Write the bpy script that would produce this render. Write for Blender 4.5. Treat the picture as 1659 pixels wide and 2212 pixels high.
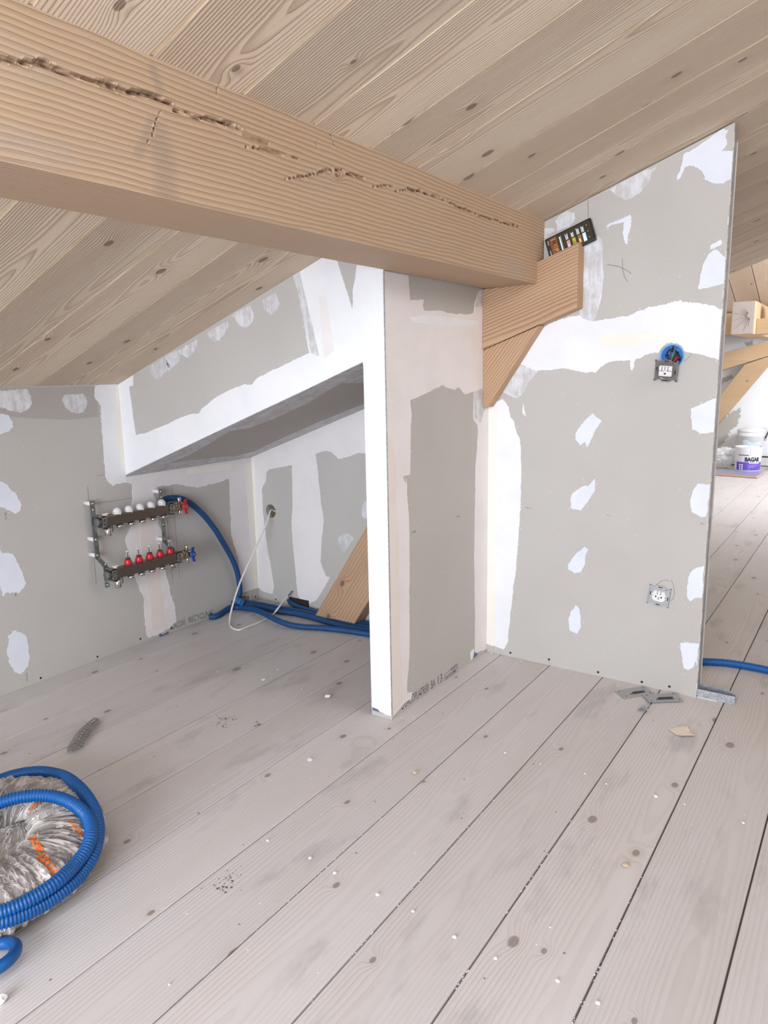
import bpy, bmesh, math, random
from mathutils import Vector, Matrix
from mathutils.geometry import tessellate_polygon
from mathutils.bvhtree import BVHTree

for _o in list(bpy.data.objects):
    bpy.data.objects.remove(_o)
SC = bpy.context.scene
COL = SC.collection
R_ = random.Random(7)

# ------------------------------------------------------------------ camera
F_PX, YAW, PITCH, ROLL = 1546.45, 0.6039, -0.1909, -0.02
CAM = Vector((2.3703, -1.6924, 1.05))
_fw = Vector((-math.sin(YAW) * math.cos(PITCH), math.cos(YAW) * math.cos(PITCH), math.sin(PITCH)))
_rt = Vector((math.cos(YAW), math.sin(YAW), 0))
_up = _rt.cross(_fw)
_r2 = math.cos(ROLL) * _rt + math.sin(ROLL) * _up
_u2 = -math.sin(ROLL) * _rt + math.cos(ROLL) * _up
cam = bpy.data.cameras.new('camera')
cam.sensor_fit = 'HORIZONTAL'; cam.sensor_width = 36.0
cam.lens = F_PX * 36.0 / 1659.0
cam.clip_start = 0.02; cam.clip_end = 60
camo = bpy.data.objects.new('camera', cam); COL.objects.link(camo)
camo.matrix_world = Matrix(((_r2.x, _u2.x, -_fw.x, CAM.x), (_r2.y, _u2.y, -_fw.y, CAM.y), (_r2.z, _u2.z, -_fw.z, CAM.z), (0, 0, 0, 1)))
SC.camera = camo

# ------------------------------------------------------------------ world, lamps, exposure
W = bpy.data.worlds.new('sky'); SC.world = W; W.use_nodes = True
_bg = W.node_tree.nodes['Background']
_bg.inputs[0].default_value = (0.86, 0.93, 1.0, 1); _bg.inputs[1].default_value = 1.0
def area(name, loc, target, sx, sy, power, col=(1, 1, 1)):
    l = bpy.data.lights.new(name, 'AREA'); l.shape = 'RECTANGLE'; l.size = sx; l.size_y = sy
    l.energy = power; l.color = col
    o = bpy.data.objects.new(name, l); COL.objects.link(o); o.location = loc
    o.rotation_euler = (Vector(target) - Vector(loc)).to_track_quat('-Z', 'Y').to_euler()
    return o
area('daylight_gable_window', (1.95, -3.92, 1.15), (1.7, 0, 0.9), 2.2, 1.7, 122, (0.86, 0.96, 1.09))
area('daylight_roof_window', (1.95, -1.85, 1.69), (1.80, -1.70, 0), 0.7, 1.1, 15, (0.86, 0.96, 1.10))
area('added_fill_right', (3.75, 0.1, 2.22), (1.25, 0.3, 0.55), 0.9, 1.1, 19, (1.0, 0.97, 0.93))  # added fill under the ridge, no window there, brightens the partition front
area('daylight_right_windows', (7.3, -0.4, 1.05), (2.0, 0.2, 0.9), 3.0, 1.6, 4, (1.0, 0.98, 0.95))
area('daylight_far_roof_window', (3.2, 4.9, 2.05), (1.3, 5.9, 0.5), 1.5, 1.5, 110, (0.90, 0.98, 1.06))
SC.view_settings.view_transform = 'Standard'
SC.view_settings.look = 'None'
SC.view_settings.gamma = 1.0
SC.view_settings.use_curve_mapping = False
SC.view_settings.exposure = 0.50
SC.cycles.use_denoising = True
SC.cycles.use_adaptive_sampling = True
SC.cycles.adaptive_threshold = 0.02
SC.cycles.max_bounces = 8
SC.cycles.diffuse_bounces = 4
SC.cycles.transparent_max_bounces = 16
SC.cycles.sample_clamp_indirect = 6.0

# ------------------------------------------------------------------ dimensions
XP, TP = 1.2172, 0.076        # partition front face, thickness
YR, YB = 0.650, 0.674         # right wall face, niche back
ZC, M = 1.0314, 0.3508        # ceiling height at the left wall, slope
ZN, MN = 0.684, 0.3503        # niche ceiling
XE = 1.9662                   # right wall's free end
XB0, XB1, ZB = 1.2277, 1.4141, 1.3271
XRIDGE, XFAR, YBACK, YA, YF = 3.9, 7.8, -4.0, 3.09, 6.85
def zceil(x): return ZC + M * x

def ray(u, v):
    return _fw + (u - 829.5) / F_PX * _r2 - (v - 1106) / F_PX * _u2
def at(axis, val, u, v):
    """point of the plane axis = val seen at photo position u, v"""
    d = ray(u, v); t = (val - CAM[axis]) / d[axis]
    return CAM + d * t
def at_niche_ceiling(u, v):
    d = ray(u, v); n = Vector((-MN, 0, 1)); t = (ZN - n.dot(CAM)) / n.dot(d)
    return CAM + d * t

# ------------------------------------------------------------------ node helpers
class NT:
    def __init__(self, name):
        self.m = bpy.data.materials.new(name); self.m.use_nodes = True
        self.t = self.m.node_tree; self.n = self.t.nodes; self.n.clear()
        self.out = self.n.new('ShaderNodeOutputMaterial')
        self.b = self.n.new('ShaderNodeBsdfPrincipled')
        self.t.links.new(self.b.outputs[0], self.out.inputs[0])
    def put(self, sock, v):
        if v is None: return
        if hasattr(v, 'is_output') or hasattr(v, 'links'): self.t.links.new(v, sock)
        else:
            if isinstance(v, (tuple, list)) and len(v) == 3 and len(sock.default_value) == 4: v = (*v, 1)
            sock.default_value = v
    def math(self, op, a, b=None, c=None, clamp=False):
        n = self.n.new('ShaderNodeMath'); n.operation = op; n.use_clamp = clamp
        for i, v in enumerate((a, b, c)): self.put(n.inputs[i], v) if v is not None else None
        return n.outputs[0]
    def vmath(self, op, a, b=None, scale=None):
        n = self.n.new('ShaderNodeVectorMath'); n.operation = op
        self.put(n.inputs[0], a)
        if b is not None: self.put(n.inputs[1], b)
        if scale is not None: self.put(n.inputs['Scale'], scale)
        return n.outputs['Value'] if op in ('LENGTH', 'DOT_PRODUCT', 'DISTANCE') else n.outputs[0]
    def xyz(self, x, y, z):
        n = self.n.new('ShaderNodeCombineXYZ')
        for i, v in enumerate((x, y, z)): self.put(n.inputs[i], v)
        return n.outputs[0]
    def sep(self, v):
        n = self.n.new('ShaderNodeSeparateXYZ'); self.put(n.inputs[0], v); return n.outputs
    def noise(self, vec, scale, detail=2, rough=0.5, out=0):
        n = self.n.new('ShaderNodeTexNoise'); self.put(n.inputs['Vector'], vec)
        n.inputs['Scale'].default_value = scale; n.inputs['Detail'].default_value = detail; n.inputs['Roughness'].default_value = rough
        return n.outputs[out]
    def ramp(self, f, a, b, interp='SMOOTHSTEP', c=0.0, d=1.0):
        n = self.n.new('ShaderNodeMapRange'); n.interpolation_type = interp
        self.put(n.inputs[0], f); n.inputs[1].default_value = a; n.inputs[2].default_value = b; n.inputs[3].default_value = c; n.inputs[4].default_value = d
        return n.outputs[0]
    def mix(self, f, a, b, mode='MIX'):
        n = self.n.new('ShaderNodeMix'); n.data_type = 'RGBA'; n.blend_type = mode
        self.put(n.inputs[0], f); self.put(n.inputs[6], a); self.put(n.inputs[7], b)
        return n.outputs[2]
    def obj(self): return self.n.new('ShaderNodeTexCoord').outputs['Object']
    def rnd(self): return self.n.new('ShaderNodeObjectInfo').outputs['Random']
    def bump(self, h, dist, strength=1.0):
        n = self.n.new('ShaderNodeBump'); n.inputs['Strength'].default_value = strength; n.inputs['Distance'].default_value = dist
        self.put(n.inputs['Height'], h); self.t.links.new(n.outputs[0], self.b.inputs['Normal'])
    def set(self, col=None, rough=None, metal=None, **kw):
        if col is not None: self.put(self.b.inputs['Base Color'], col)
        if rough is not None: self.put(self.b.inputs['Roughness'], rough)
        if metal is not None: self.put(self.b.inputs['Metallic'], metal)
        for k, v in kw.items(): self.put(self.b.inputs[k.replace('_', ' ')], v)
        return self.m

def srgb(r, g, b):
    f = lambda c: (c / 255 / 12.92) if c / 255 <= 0.04045 else ((c / 255 + 0.055) / 1.055) ** 2.4
    return (f(r), f(g), f(b))
_simple = {}
def plain(name, col, rough=0.5, metal=0.0, noise=0.0, scale=40, **kw):
    if name in _simple: return _simple[name]
    t = NT(name)
    if noise:
        f = t.noise(t.obj(), scale, 3)
        c = t.mix(f, tuple(max(0, x * (1 - noise)) for x in col), tuple(min(1, x * (1 + noise)) for x in col))
    else: c = col
    _simple[name] = t.set(c, rough, metal, **kw)
    return _simple[name]

def wood(name, base, dark, light, u=1, v=0, freq=150, grain=0.55, knot=(0.0045, 0.0125), knotcol=(0.12, 0.07, 0.05), cell=(2.4, 7.0),
         bump=0.0012, wash=0.0, washcol=(0.7, 0.66, 0.63), rough=0.6, spread=0.12, rings=0.09, knotn=0.55, spots=False, spec=0.3, grey=0.0):
    """procedural sawn spruce; u = the local axis along the board, v = across it"""
    t = NT(name)
    s = t.sep(t.obj()); rn = t.rnd()
    w = 3 - u - v
    U = t.math('ADD', s[u], t.math('MULTIPLY', rn, 61.7)); V = s[v]; Wc = s[w]
    # knots
    kv = t.xyz(t.math('MULTIPLY', U, cell[0]), t.math('MULTIPLY_ADD', V, cell[1], t.math('MULTIPLY', rn, 13.0)), 0.0)
    vo = t.n.new('ShaderNodeTexVoronoi'); vo.voronoi_dimensions = '2D'; vo.inputs['Scale'].default_value = 1.0; t.put(vo.inputs['Vector'], kv)
    diff = t.sep(t.vmath('SUBTRACT', kv, vo.outputs['Position']))
    dx = t.math('DIVIDE', diff[0], cell[0] * 1.55); dy = t.math('DIVIDE', diff[1], cell[1])
    rr = t.math('SQRT', t.math('ADD', t.math('MULTIPLY', dx, dx), t.math('MULTIPLY', dy, dy)))
    kc = t.sep(vo.outputs['Color'])
    has = t.math('LESS_THAN', kc[0], knotn)
    rk = t.ramp(kc[1], 0, 1, 'LINEAR', knot[0], knot[1])
    q = t.math('DIVIDE', rr, rk)
    km = t.math('MULTIPLY', has, t.ramp(q, 1.12, 0.72))
    halo = t.math('MULTIPLY', has, t.math('EXPONENT', t.math('MULTIPLY', t.math('MULTIPLY', q, q), -0.18)))
    # growth rings
    wob = t.noise(t.xyz(t.math('MULTIPLY', U, 0.9), t.math('MULTIPLY', rn, 9.0), 0.0), 1.0, 2)
    wob2 = t.noise(t.xyz(t.math('MULTIPLY', U, 5.0), t.math('MULTIPLY', V, 22.0), 0.0), 1.0, 2)
    v0 = t.ramp(rn, 0, 1, 'LINEAR', -rings, rings)
    a = t.math('ADD', t.math('SUBTRACT', V, v0), t.math('MULTIPLY', t.math('SUBTRACT', wob2, 0.5), 0.012))
    b = t.math('MULTIPLY_ADD', wob, 0.11, -0.02)
    dist = t.math('SQRT', t.math('ADD', t.math('MULTIPLY', a, a), t.math('MULTIPLY', b, b)))
    ph = t.math('MULTIPLY_ADD', dist, freq, t.math('MULTIPLY', halo, 2.2))
    ph = t.math('ADD', ph, t.math('MULTIPLY', Wc, freq * 0.9))
    fr = t.math('FRACT', ph)
    line = t.math('MULTIPLY', t.ramp(fr, 0.25, 0.88), t.ramp(fr, 1.0, 0.9))
    fib = t.noise(t.xyz(t.math('MULTIPLY', U, 9.0), t.math('MULTIPLY', V, 420.0), t.math('MULTIPLY', Wc, 420.0)), 1.0, 2, 0.6)
    big = t.noise(t.xyz(t.math('MULTIPLY', U, 1.3), t.math('MULTIPLY', V, 7.0), 0.3), 1.0, 3)
    c = t.mix(t.math('MULTIPLY', line, grain), base, dark)
    c = t.mix(t.ramp(big, 0.35, 0.75, c=0.0, d=0.5), c, light)
    c = t.mix(t.ramp(fib, 0.3, 0.8, 'LINEAR', 0.0, 0.25), c, dark)
    rv = t.math('FRACT', t.math('MULTIPLY', rn, 17.31))
    c = t.mix(1.0, c, t.xyz(*[t.ramp(rv, 0, 1, 'LINEAR', 1 - spread, 1 + spread * 0.4)] * 3), 'MULTIPLY')
    if wash:
        wn = t.noise(t.xyz(t.math('MULTIPLY', U, 2.6), t.math('MULTIPLY', V, 6.0), 1.7), 1.0, 4, 0.6)
        c = t.mix(t.ramp(wn, 0.3, 0.75, c=wash * 0.55, d=wash), c, washcol)
    if grey:
        gn = t.noise(t.xyz(t.math('MULTIPLY', U, 3.1), t.math('MULTIPLY', V, 9.0), 4.7), 1.0, 5, 0.62)
        c = t.mix(t.ramp(gn, 0.56, 0.72, c=0, d=grey), c, (0.36, 0.345, 0.34))
    c = t.mix(t.math('MULTIPLY', halo, 0.18), c, dark)
    c = t.mix(t.math('MULTIPLY', km, 0.72), c, knotcol)
    if spots:
        sp = t.n.new('ShaderNodeTexVoronoi'); sp.inputs['Scale'].default_value = 30.0
        t.put(sp.inputs['Vector'], t.xyz(U, V, 0.0))
        sc = t.sep(sp.outputs['Color'])
        m = t.math('MULTIPLY', t.math('LESS_THAN', sc[0], 0.10), t.ramp(sp.outputs['Distance'], 0.085, 0.05))
        c = t.mix(t.math('MULTIPLY', m, 0.75), c, (0.85, 0.83, 0.8))
        sp2 = t.n.new('ShaderNodeTexVoronoi'); sp2.inputs['Scale'].default_value = 46.0
        t.put(sp2.inputs['Vector'], t.xyz(U, t.math('ADD', V, 3.0), 0.0))
        sc2 = t.sep(sp2.outputs['Color'])
        m2 = t.math('MULTIPLY', t.math('LESS_THAN', sc2[0], 0.022), t.ramp(sp2.outputs['Distance'], 0.16, 0.08))
        c = t.mix(t.math('MULTIPLY', m2, 0.7), c, (0.10, 0.085, 0.08))
    h = t.math('SUBTRACT', t.math('MULTIPLY', line, 0.7), t.math('MULTIPLY', km, 0.5))
    h = t.math('MULTIPLY_ADD', fib, 0.35, h)
    if bump: t.bump(h, bump, 0.8)
    t.b.inputs['Specular IOR Level'].default_value = spec
    return t.set(c, rough)

M_ = {}
M_['floor'] = wood('whitewashed_floor_wood', srgb(204, 195, 190), srgb(176, 162, 154), srgb(211, 207, 206), u=1, v=0, freq=120, grain=0.42,
                   wash=0.5, washcol=srgb(209, 206, 208), grey=0.5, bump=0.0006, rough=0.62, spread=0.10, knotcol=srgb(128, 112, 106), cell=(2.2, 6.0), spots=True, spec=0.25, knotn=0.6)
M_['ceiling'] = wood('brushed_ceiling_wood', srgb(217, 197, 174), srgb(166, 142, 121), srgb(220, 204, 184), u=0, v=1, freq=170, grain=0.62,
                     bump=0.0016, rough=0.7, spread=0.12, knotcol=srgb(104, 80, 68), cell=(2.6, 6.5), knotn=0.62, rings=0.12)
M_['far_ceiling'] = wood('pale_ceiling_wood', srgb(222, 200, 178), srgb(196, 168, 140), srgb(230, 212, 192), u=1, v=0, freq=120, grain=0.5, bump=0.0008, rough=0.7)
M_['beam'] = wood('amber_beam_wood', srgb(194, 166, 137), srgb(155, 122, 95), srgb(194, 170, 146), u=1, v=2, freq=105, grain=0.6, bump=0.0022,
                  rough=0.62, grey=0.28, spread=0.02, knot=(0.004, 0.010), cell=(1.6, 5.0), knotn=0.3, knotcol=srgb(110, 74, 52), rings=0.02)
M_['bracket'] = wood('larch_bracket_wood', srgb(200, 164, 130), srgb(152, 112, 84), srgb(206, 172, 138), u=0, v=2, freq=110, grain=0.75, bump=0.0014, knotn=0.08, rings=0.3)
M_['brace'] = wood('niche_brace_wood', srgb(188, 154, 124), srgb(140, 106, 80), srgb(194, 162, 132), u=0, v=2, freq=75, grain=0.55, bump=0.001, knotn=0.7, cell=(5, 5), knot=(0.006, 0.011))
M_['far_beam'] = wood('far_beam_wood', srgb(200, 168, 132), srgb(172, 136, 100), srgb(206, 176, 142), u=0, v=2, freq=60, grain=0.4, bump=0.0008, knotn=0.2)
M_['raw'] = plain('raw_tongue_wood', srgb(250, 226, 190), 0.7, noise=0.08, scale=20)
M_['under'] = plain('dark_subfloor', srgb(126, 110, 100), 0.9)

def board_mat(name, base, fleck, scale=420):
    t = NT(name); o = t.obj()
    a = t.noise(o, scale, 3, 0.7); b = t.noise(o, 3.0, 3)
    c = t.mix(t.ramp(a, 0.35, 0.68), base, fleck)
    c = t.mix(t.ramp(b, 0.3, 0.75, c=0, d=0.35), c, tuple(x * 0.92 for x in base))
    t.bump(a, 0.0003, 0.4)
    t.b.inputs['Specular IOR Level'].default_value = 0.2
    return t.set(c, 0.85)
M_['gyp'] = board_mat('grey_plasterboard_paper', srgb(184, 178, 172), srgb(200, 195, 189))
M_['gyp_core'] = plain('plasterboard_core', srgb(214, 208, 200), 0.9, noise=0.1)
def filler(name, a, b, thin=None, amt=0.0, rough=0.7):
    t = NT(name); o = t.obj(); rn = t.rnd()
    off = t.vmath('ADD', o, t.xyz(t.math('MULTIPLY', rn, 31.0), t.math('MULTIPLY', rn, 17.0), 0.0))
    s = t.sep(off)
    n1 = t.noise(off, 5.5, 4, 0.6)
    n2 = t.noise(t.xyz(t.math('MULTIPLY', s[0], 60.0), t.math('MULTIPLY', s[1], 60.0), t.math('MULTIPLY', s[2], 9.0)), 1.0, 3, 0.6)
    c = t.mix(t.ramp(n1, 0.35, 0.7), a, b)
    if thin is not None:
        k = t.math('MULTIPLY_ADD', n2, 0.55, t.math('MULTIPLY', t.noise(off, 22.0, 4, 0.65), 0.6))
        c = t.mix(t.ramp(k, 0.42, 0.72, c=0, d=amt), c, thin)
    t.bump(t.math('MULTIPLY_ADD', n2, 0.5, n1), 0.0012, 0.5)
    t.b.inputs['Specular IOR Level'].default_value = 0.25
    return t.set(c, rough)
M_['filler'] = filler('white_joint_compound', srgb(238, 236, 236), srgb(230, 229, 232))
M_['filler_spot'] = filler('blue_white_joint_compound', srgb(226, 228, 236), srgb(219, 221, 229))
M_['filler_rose'] = filler('off_white_joint_compound', srgb(236, 229, 227), srgb(230, 222, 220))
M_['filler_thin'] = filler('thin_joint_compound', srgb(226, 226, 230), srgb(216, 215, 219), srgb(186, 180, 174), 0.75)
M_['filler_beige'] = filler('beige_joint_compound', srgb(234, 222, 214), srgb(231, 219, 212))
M_['filler_cream'] = filler('cream_joint_tape', srgb(240, 234, 224), srgb(236, 229, 217))
M_['galv'] = None
def galv(name, base, scale=70, rough=0.42, metal=0.75):
    t = NT(name)
    v = t.n.new('ShaderNodeTexVoronoi'); v.inputs['Scale'].default_value = scale; t.put(v.inputs['Vector'], t.obj())
    f = t.sep(v.outputs['Color'])[0]
    return t.set(t.mix(f, tuple(x * 0.75 for x in base), tuple(min(1, x * 1.15) for x in base)), rough, metal)
M_['galv'] = galv('galvanised_steel', srgb(186, 190, 196), 160, 0.4, 0.7)
M_['zinc'] = galv('zinc_strap_steel', srgb(150, 156, 150), 60, 0.38, 0.8)
M_['steel_bar'] = plain('brushed_bar_steel', srgb(128, 118, 110), 0.38, 0.85, noise=0.06, scale=60)
M_['chrome'] = plain('chrome', srgb(205, 205, 205), 0.14, 1.0)
M_['nickel'] = plain('nickel_brass', srgb(176, 160, 140), 0.22, 1.0)
M_['darkmetal'] = plain('dark_metal', srgb(66, 66, 68), 0.45, 0.6)
M_['grey_plug'] = plain('grey_plastic_plug', srgb(96, 96, 98), 0.5)
M_['white'] = plain('white_plastic', srgb(228, 224, 224), 0.4)
M_['cream'] = plain('cream_plastic', srgb(236, 228, 210), 0.4)
M_['red'] = plain('red_plastic', srgb(196, 38, 52), 0.35)
M_['blue'] = plain('blue_handle_plastic', srgb(28, 72, 150), 0.4)
M_['hose'] = plain('blue_corrugated_plastic', srgb(2, 84, 152), 0.42, noise=0.1, scale=9)
M_['hose_dusty'] = plain('dusty_blue_plastic', srgb(18, 70, 118), 0.55, noise=0.18, scale=30)
M_['tape'] = plain('light_blue_tape', srgb(52, 112, 170), 0.5)
M_['cable'] = plain('white_cable', srgb(226, 222, 214), 0.45)
M_['black'] = plain('black_plastic', srgb(20, 20, 23), 0.35)
M_['dark'] = plain('dark_hole', srgb(42, 36, 32), 0.9)
M_['ink'] = plain('grey_print_ink', srgb(108, 108, 112), 0.8)
M_['ink_blue'] = plain('blue_print_ink', srgb(96, 104, 136), 0.8)
M_['pencil'] = plain('pencil_line', srgb(112, 106, 100), 0.8)
M_['plate'] = plain('grey_plate', srgb(168, 168, 170), 0.5, 0.3, noise=0.05)
M_['glass'] = None
_g = NT('clear_tube_glass'); M_['glass'] = _g.set((0.95, 0.96, 0.97), 0.05, 0, Transmission_Weight=0.85, Alpha=0.45)

# ------------------------------------------------------------------ object helpers
def link(name, me, mat=None, parent=None, loc=None):
    o = bpy.data.objects.new(name, me); COL.objects.link(o)
    if mat is not None and not me.materials: me.materials.append(mat)
    if parent is not None: o.parent = parent
    if loc is not None: o.location = loc
    return o
def tag(o, label, cat, group=None, kind=None):
    o['label'] = label; o['category'] = cat
    if group: o['group'] = group
    if kind: o['kind'] = kind
    return o
def thing(name, label, cat, loc=(0, 0, 0), rz=0.0, group=None, kind=None):
    o = bpy.data.objects.new(name, None); COL.objects.link(o); o.empty_display_size = 0.05
    o.location = loc; o.rotation_euler = (0, 0, rz)
    return tag(o, label, cat, group, kind)
class MB:
    """collects shapes in local coordinates relative to an origin"""
    def __init__(self, origin=(0, 0, 0)): self.v = []; self.f = []; self.o = Vector(origin); self.sm = []
    def add(self, vs, fs, smooth=False):
        k = len(self.v); self.v += [Vector(p) - self.o for p in vs]
        self.f += [tuple(i + k for i in f) for f in fs]; self.sm += [smooth] * len(fs)
        return self
    def box(self, a, b, bevel=0.0):
        if bevel: return self.bevbox(a, b, bevel)
        x0, y0, z0 = a; x1, y1, z1 = b
        return self.add([(x0, y0, z0), (x1, y0, z0), (x1, y1, z0), (x0, y1, z0), (x0, y0, z1), (x1, y0, z1), (x1, y1, z1), (x0, y1, z1)],
                        [(3, 2, 1, 0), (4, 5, 6, 7), (0, 1, 5, 4), (1, 2, 6, 5), (2, 3, 7, 6), (3, 0, 4, 7)])
    def bevbox(self, a, b, bev, seg=2):
        bm = bmesh.new(); bmesh.ops.create_cube(bm, size=1)
        a = Vector(a); b = Vector(b); c = (a + b) / 2; d = b - a
        for v in bm.verts: v.co = Vector((v.co.x * d.x, v.co.y * d.y, v.co.z * d.z)) + c
        bmesh.ops.bevel(bm, geom=bm.edges[:], offset=bev, segments=seg, affect='EDGES', profile=0.5)
        bm.verts.index_update()
        self.add([v.co.copy() for v in bm.verts], [[v.index for v in f.verts] for f in bm.faces]); bm.free(); return self
    def prism(self, pts, vec, bev=0.0):
        """closed polygon (3-D points) pushed along vec"""
        vec = Vector(vec); pts = [Vector(p) for p in pts]; n = len(pts)
        nrm = Vector((0, 0, 0))
        for i in range(n): nrm += pts[i].cross(pts[(i + 1) % n])
        if nrm.dot(vec) > 0: pts.reverse()
        if bev:
            bm = bmesh.new()
            lo = [bm.verts.new(p) for p in pts]; hi = [bm.verts.new(p + vec) for p in pts]
            bm.faces.new(lo); bm.faces.new(hi[::-1])
            for i in range(n): bm.faces.new((lo[(i + 1) % n], lo[i], hi[i], hi[(i + 1) % n]))
            bmesh.ops.bevel(bm, geom=bm.edges[:], offset=bev, segments=2, affect='EDGES', profile=0.5)
            bm.verts.index_update()
            self.add([v.co.copy() for v in bm.verts], [[v.index for v in f.verts] for f in bm.faces]); bm.free(); return self
        vs = pts + [p + vec for p in pts]
        tri = tessellate_polygon([pts])
        fs = []
        for t in tri:
            nn = (pts[t[1]] - pts[t[0]]).cross(pts[t[2]] - pts[t[0]])
            t = t if nn.dot(vec) < 0 else t[::-1]
            fs.append(tuple(t)); fs.append(tuple(i + n for i in t[::-1]))
        fs += [((i + 1) % n, i, i + n, (i + 1) % n + n) for i in range(n)]
        return self.add(vs, fs)
    def lathe(self, prof, a, b, seg=16, closed=True):
        """profile [(radius, distance)] turned around the axis from a towards b"""
        a = Vector(a); ax = (Vector(b) - a).normalized()
        s = ax.orthogonal().normalized(); t = ax.cross(s)
        vs = []; fs = []
        for r, h in prof:
            for i in range(seg):
                an = 2 * math.pi * i / seg
                vs.append(a + ax * h + (s * math.cos(an) + t * math.sin(an)) * r)
        for j in range(len(prof) - 1):
            for i in range(seg):
                k = (i + 1) % seg
                fs.append((j * seg + i, j * seg + k, (j + 1) * seg + k, (j + 1) * seg + i))
        if closed:
            fs.append(tuple(range(seg))[::-1]); fs.append(tuple((len(prof) - 1) * seg + i for i in range(seg)))
        return self.add(vs, fs, True)
    def cyl(self, a, b, r, seg=14, bev=0.0):
        L = (Vector(b) - Vector(a)).length
        pr = [(r, 0), (r, L)] if not bev else [(r - bev, 0), (r, bev), (r, L - bev), (r - bev, L)]
        return self.lathe(pr, a, b, seg)
    def tube(self, path, r, seg=10, corr=None, cap=True, flat=1.0):
        P = [Vector(p) for p in path]; n = len(P)
        T = [(P[min(i + 1, n - 1)] - P[max(i - 1, 0)]).normalized() for i in range(n)]
        N = T[0].orthogonal().normalized(); vs = []; fs = []
        for i in range(n):
            N = (N - T[i] * N.dot(T[i])).normalized(); B = T[i].cross(N)
            rr = r if not corr else r * (1 - corr * (i % 2 if (i // 1) % 2 else 0))
            if corr: rr = r * (1.0, 1.0, 1 - corr, 1 - corr)[i % 4]
            for k in range(seg):
                an = 2 * math.pi * k / seg
                vs.append(P[i] + N * math.cos(an) * rr + B * math.sin(an) * rr)
        for i in range(n - 1):
            for k in range(seg):
                q = (k + 1) % seg
                fs.append((i * seg + k, i * seg + q, (i + 1) * seg + q, (i + 1) * seg + k))
        if cap:
            fs.append(tuple(range(seg))[::-1]); fs.append(tuple((n - 1) * seg + k for k in range(seg)))
        return self.add(vs, fs, True)
    def sphere(self, c, r, sc=(1, 1, 1), seg=14, rings=8, half=False):
        c = Vector(c); vs = []; fs = []; lo = 0 if half else -math.pi / 2
        for j in range(rings + 1):
            ph = lo + (math.pi / 2 - lo) * j / rings
            for i in range(seg):
                an = 2 * math.pi * i / seg
                vs.append(c + Vector((math.cos(ph) * math.cos(an) * r * sc[0], math.cos(ph) * math.sin(an) * r * sc[1], math.sin(ph) * r * sc[2])))
        for j in range(rings):
            for i in range(seg):
                k = (i + 1) % seg
                fs.append((j * seg + i, j * seg + k, (j + 1) * seg + k, (j + 1) * seg + i))
        fs.append(tuple(range(seg))[::-1])
        return self.add(vs, fs, True)
    def mesh(self, name):
        me = bpy.data.meshes.new(name); me.from_pydata([tuple(p) for p in self.v], [], self.f)
        me.validate(); me.update()
        if len(me.polygons) == len(self.sm): me.polygons.foreach_set('use_smooth', self.sm)
        return me
    def build(self, name, mat, parent=None, loc=None):
        if loc is None: loc = self.o if parent is None else (self.o - getattr(parent, 'location', Vector()) if parent.parent is None else self.o)
        return link(name, self.mesh(name), mat, parent, loc)

def smooth_path(pts, step=0.01):
    """centripetal Catmull-Rom through the points"""
    P = [Vector(p) for p in pts]
    P = [P[0] * 2 - P[1]] + P + [P[-1] * 2 - P[-2]]; out = []
    for i in range(1, len(P) - 2):
        p0, p1, p2, p3 = P[i - 1:i + 3]
        t0 = 0.0; t1 = t0 + max(1e-6, (p1 - p0).length) ** 0.5; t2 = t1 + max(1e-6, (p2 - p1).length) ** 0.5; t3 = t2 + max(1e-6, (p3 - p2).length) ** 0.5
        k = max(2, int((p2 - p1).length / step))
        for j in range(k):
            t = t1 + (t2 - t1) * j / k
            a1 = p0 * ((t1 - t) / (t1 - t0)) + p1 * ((t - t0) / (t1 - t0)); a2 = p1 * ((t2 - t) / (t2 - t1)) + p2 * ((t - t1) / (t2 - t1)); a3 = p2 * ((t3 - t) / (t3 - t2)) + p3 * ((t - t2) / (t3 - t2))
            b1 = a1 * ((t2 - t) / (t2 - t0)) + a2 * ((t - t0) / (t2 - t0)); b2 = a2 * ((t3 - t) / (t3 - t1)) + a3 * ((t - t1) / (t3 - t1))
            out.append(b1 * ((t2 - t) / (t2 - t1)) + b2 * ((t - t1) / (t2 - t1)))
    out.append(P[-2].copy()); return out
def even(path, step):
    out = [path[0]]; acc = 0.0
    for a, b in zip(path, path[1:]):
        L = (b - a).length; d = step - acc
        while d <= L:
            out.append(a + (b - a) * (d / L)); d += step
        acc = L - (d - step)
    return out

def wloc(o):
    p = Vector((0, 0, 0))
    while o is not None: p += o.location; o = o.parent
    return p
def _build(self, name, mat, parent=None, loc=None):
    if loc is None: loc = self.o if parent is None else self.o - wloc(parent)
    return link(name, self.mesh(name), mat, parent, loc)
MB.build = _build
def struct(mb, name, mat, label, cat):
    return tag(mb.build(name, mat), label, cat, None, 'structure')

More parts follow.
